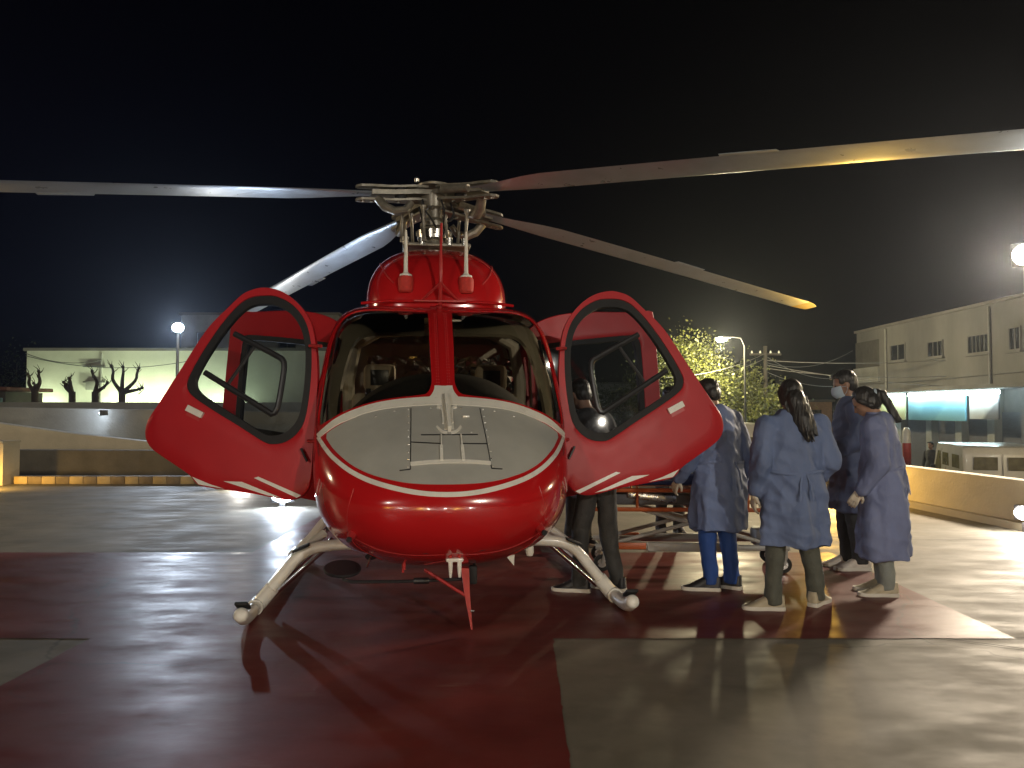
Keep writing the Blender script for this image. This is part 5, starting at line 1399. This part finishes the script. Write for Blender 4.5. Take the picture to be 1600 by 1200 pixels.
person(stand(1337, 888), facing(78), 1.80, 'tallest person in shade-darkened blue gown and face mask, looking across the stretcher', [(.09, .05), (-.09, -.02)], [FWD(1, .98, .28), FWD(-1, 1.0, .28)], head=(0, R(16)), gown=M['gown_d'], hem=.50, trousers=M['trouser_black'], shoes=M['shoe_white'], hair='short', mask=True, seed=5.7, toes=(.1, .2))
person(stand(1382, 928), facing(62), 1.64, 'person in pale blue gown with dark ponytail looking down, beside the parapet', [(.08, .02), (-.08, -.02)], [HANG(1), ((-.24, .02, 1.08), (-.22, .15, .86), (1, 0, 0))], lean=R(4), head=(0, R(30)), gown=M['gown_c'], hem=.30, trousers=M['trouser_pale'], shoes=M['shoe_tan'], hair='ponytail', seed=6.9, width=.98, toes=(.2, .4))
person(stand(903, 850), facing(200), 1.70, 'masked person in blue gown seen through the right open door window', [(.09, 0), (-.09, .02)], [FWD(1), FWD(-1)], head=(R(0), R(14)), gown=M['gown'], hem=.52, trousers=M['trouser_black'], shoes=M['shoe_black'], hair='short', mask=True, seed=8.2)
person(stand(1046, 836), facing(185), 1.70, 'person in dark clothes standing on the far side of the stretcher', [(.10, 0), (-.10, .03)], [FWD(1), FWD(-1)], head=(0, R(10)), shirt=M['navy'], trousers=M['trouser_grey'], shoes=M['shoe_black'], hair='short', mask=True, seed=9.4)
g = at(1455, 690, 25.0)
person((g[0], 25.0, STREET), facing(120), 1.70, 'person in dark clothes standing in the street before the shops', [(.09, 0), (-.09, .02)], [HANG(1), FWD(-1, .95, .22)], shirt=M['trouser_grey'], trousers=M['trouser_black'], shoes=M['shoe_black'], hair='short', gloves=False, seed=10.1)
# pale under-gown strip on the man's open gown
# ---- stretcher
M['mattress'] = mat('blue_vinyl_mattress', (.018, .035, .13), .32, var=.15, scale=6, rvar=.1)
M['orange'] = mat('orange_frame_paint', (.45, .10, .025), .4, var=.12, scale=8)
M['gurney_white'] = mat('white_frame_paint', (.36, .355, .33), .4, var=.1, scale=8)
st = empty('stretcher', (1.62, 7.15, 0), R(-3)); tag(st, 'ambulance stretcher with dark blue mattress, orange rails and white wheeled base', 'stretcher')
SLn = 1.95
m = MB(); m.box((0, 0, .82), (SLn, .58, .10), bevel=.04); mt_ = m.build('mattress', M['mattress'], st)
m = MB(); m.box((-.62, 0, .98), (.62, .56, .09), Euler((0, R(28), 0)).to_matrix(), bevel=.04); m.build('backrest', M['mattress'], st)
m = MB(); m.box((.55, 0, .885), (.7, .5, .05), bevel=.02); m.build('folded_blanket', M['navy'], st)
for z in (.73, .56):
    for s in (-1, 1):
        m = MB(); m.tube([(-SLn / 2, s * .29, z), (SLn / 2, s * .29, z)], .019, 8); m.build('rail', M['orange'], st)
    for x in (-SLn / 2, 0, SLn / 2):
        m = MB(); m.tube([(x, -.29, z), (x, .29, z)], .017, 8); m.build('cross_bar', M['orange'], st)
for x in np.linspace(-SLn / 2, SLn / 2, 5):
    for s in (-1, 1):
        m = MB(); m.cyl((x, s * .29, .56), (x, s * .29, .77), .013, 8); m.build('upright', M['orange'], st)
m = MB(); m.box((-.25, 0, .64), (.85, .44, .10), bevel=.02); m.build('equipment_tray', M['lamp_body'], st)
m = MB(); m.box((-.35, -.20, .665), (.45, .08, .07), Euler((0, R(6), 0)).to_matrix(), bevel=.015); m.build('strap', M['steel'], st)
for s in (-1, 1):
    m = MB(); m.tube([(-SLn / 2 + .12, s * .24, .22), (SLn / 2 - .12, s * .24, .22)], .026, 8); m.build('base_rail', M['gurney_white'], st)
    m = MB(); m.box((0, s * .262, .225), (.8, .03, .08), bevel=.01); m.build('base_panel', M['gurney_white'], st)
    m = MB(); m.box((-.55, s * .285, .235), (.28, .02, .06), bevel=.008); m.build('orange_label', M['orange'], st)
    for a, b in (((-.72, .24), (.45, .55)), ((.72, .24), (-.45, .55))):
        m = MB(); m.tube([(a[0], s * .20, a[1]), (b[0], s * .20, b[1])], .018, 8); m.build('scissor_leg', M['gurney_white'], st)
    for x in (-.80, .80):
        m = MB(); m.lathe([(-.02, .062), (-.016, .074), (.016, .074), (.02, .062)], (x, s * .24, .075), (0, 1, 0), 24); w = m.build('wheel', M['tyre'], st)
        m = MB(); m.lathe([(-.022, .04), (.022, .04)], (x, s * .24, .075), (0, 1, 0), 16); m.build('rim', M['steel'], w)
        m = MB(); m.tube([(x, s * .24 - .032, .075), (x + .02, s * .24 - .034, .15), (x + .03, s * .24, .20)], .014, 6); m.tube([(x, s * .24 + .032, .075), (x + .02, s * .24 + .034, .15), (x + .03, s * .24, .20)], .014, 6); m.build('caster_fork', M['gurney_white'], st)
m = MB(); m.box((.72, -.10, .30), (.30, .22, .16), bevel=.03); m.build('oxygen_box', M['lamp_body'], st)
m = MB(); m.tube([(.95, -.22, .22), (.95, -.22, .50), (.95, .22, .50), (.95, .22, .22)], .014, 8); m.build('end_bar', M['gurney_white'], st)
m = MB(); m.lathe([(0, .045), (.03, .05), (.05, .02)], (.86, -.27, .36), (0, -1, 0), 14); m.build('red_knob', M['red_metal'], st)

# ---------------------------------------------------------------- night air: thin haze that glows round the lamps
m = MB(); m.box((0, 27, 3.2), (120, 100, 11.2))
hz = m.build('haze', None, smooth=False); tag(hz, kind='stuff')
hm = bpy.data.materials.new('night_haze'); hm.use_nodes = True
n_, l_ = hm.node_tree.nodes, hm.node_tree.links
n_.remove(n_['Principled BSDF'])
pv = n_.new('ShaderNodeVolumePrincipled'); pv.inputs['Color'].default_value = (.78, .86, 1.0, 1); pv.inputs['Density'].default_value = .00065; pv.inputs['Anisotropy'].default_value = .8
l_.new(pv.outputs[0], n_['Material Output'].inputs['Volume'])
hz.data.materials.append(hm)
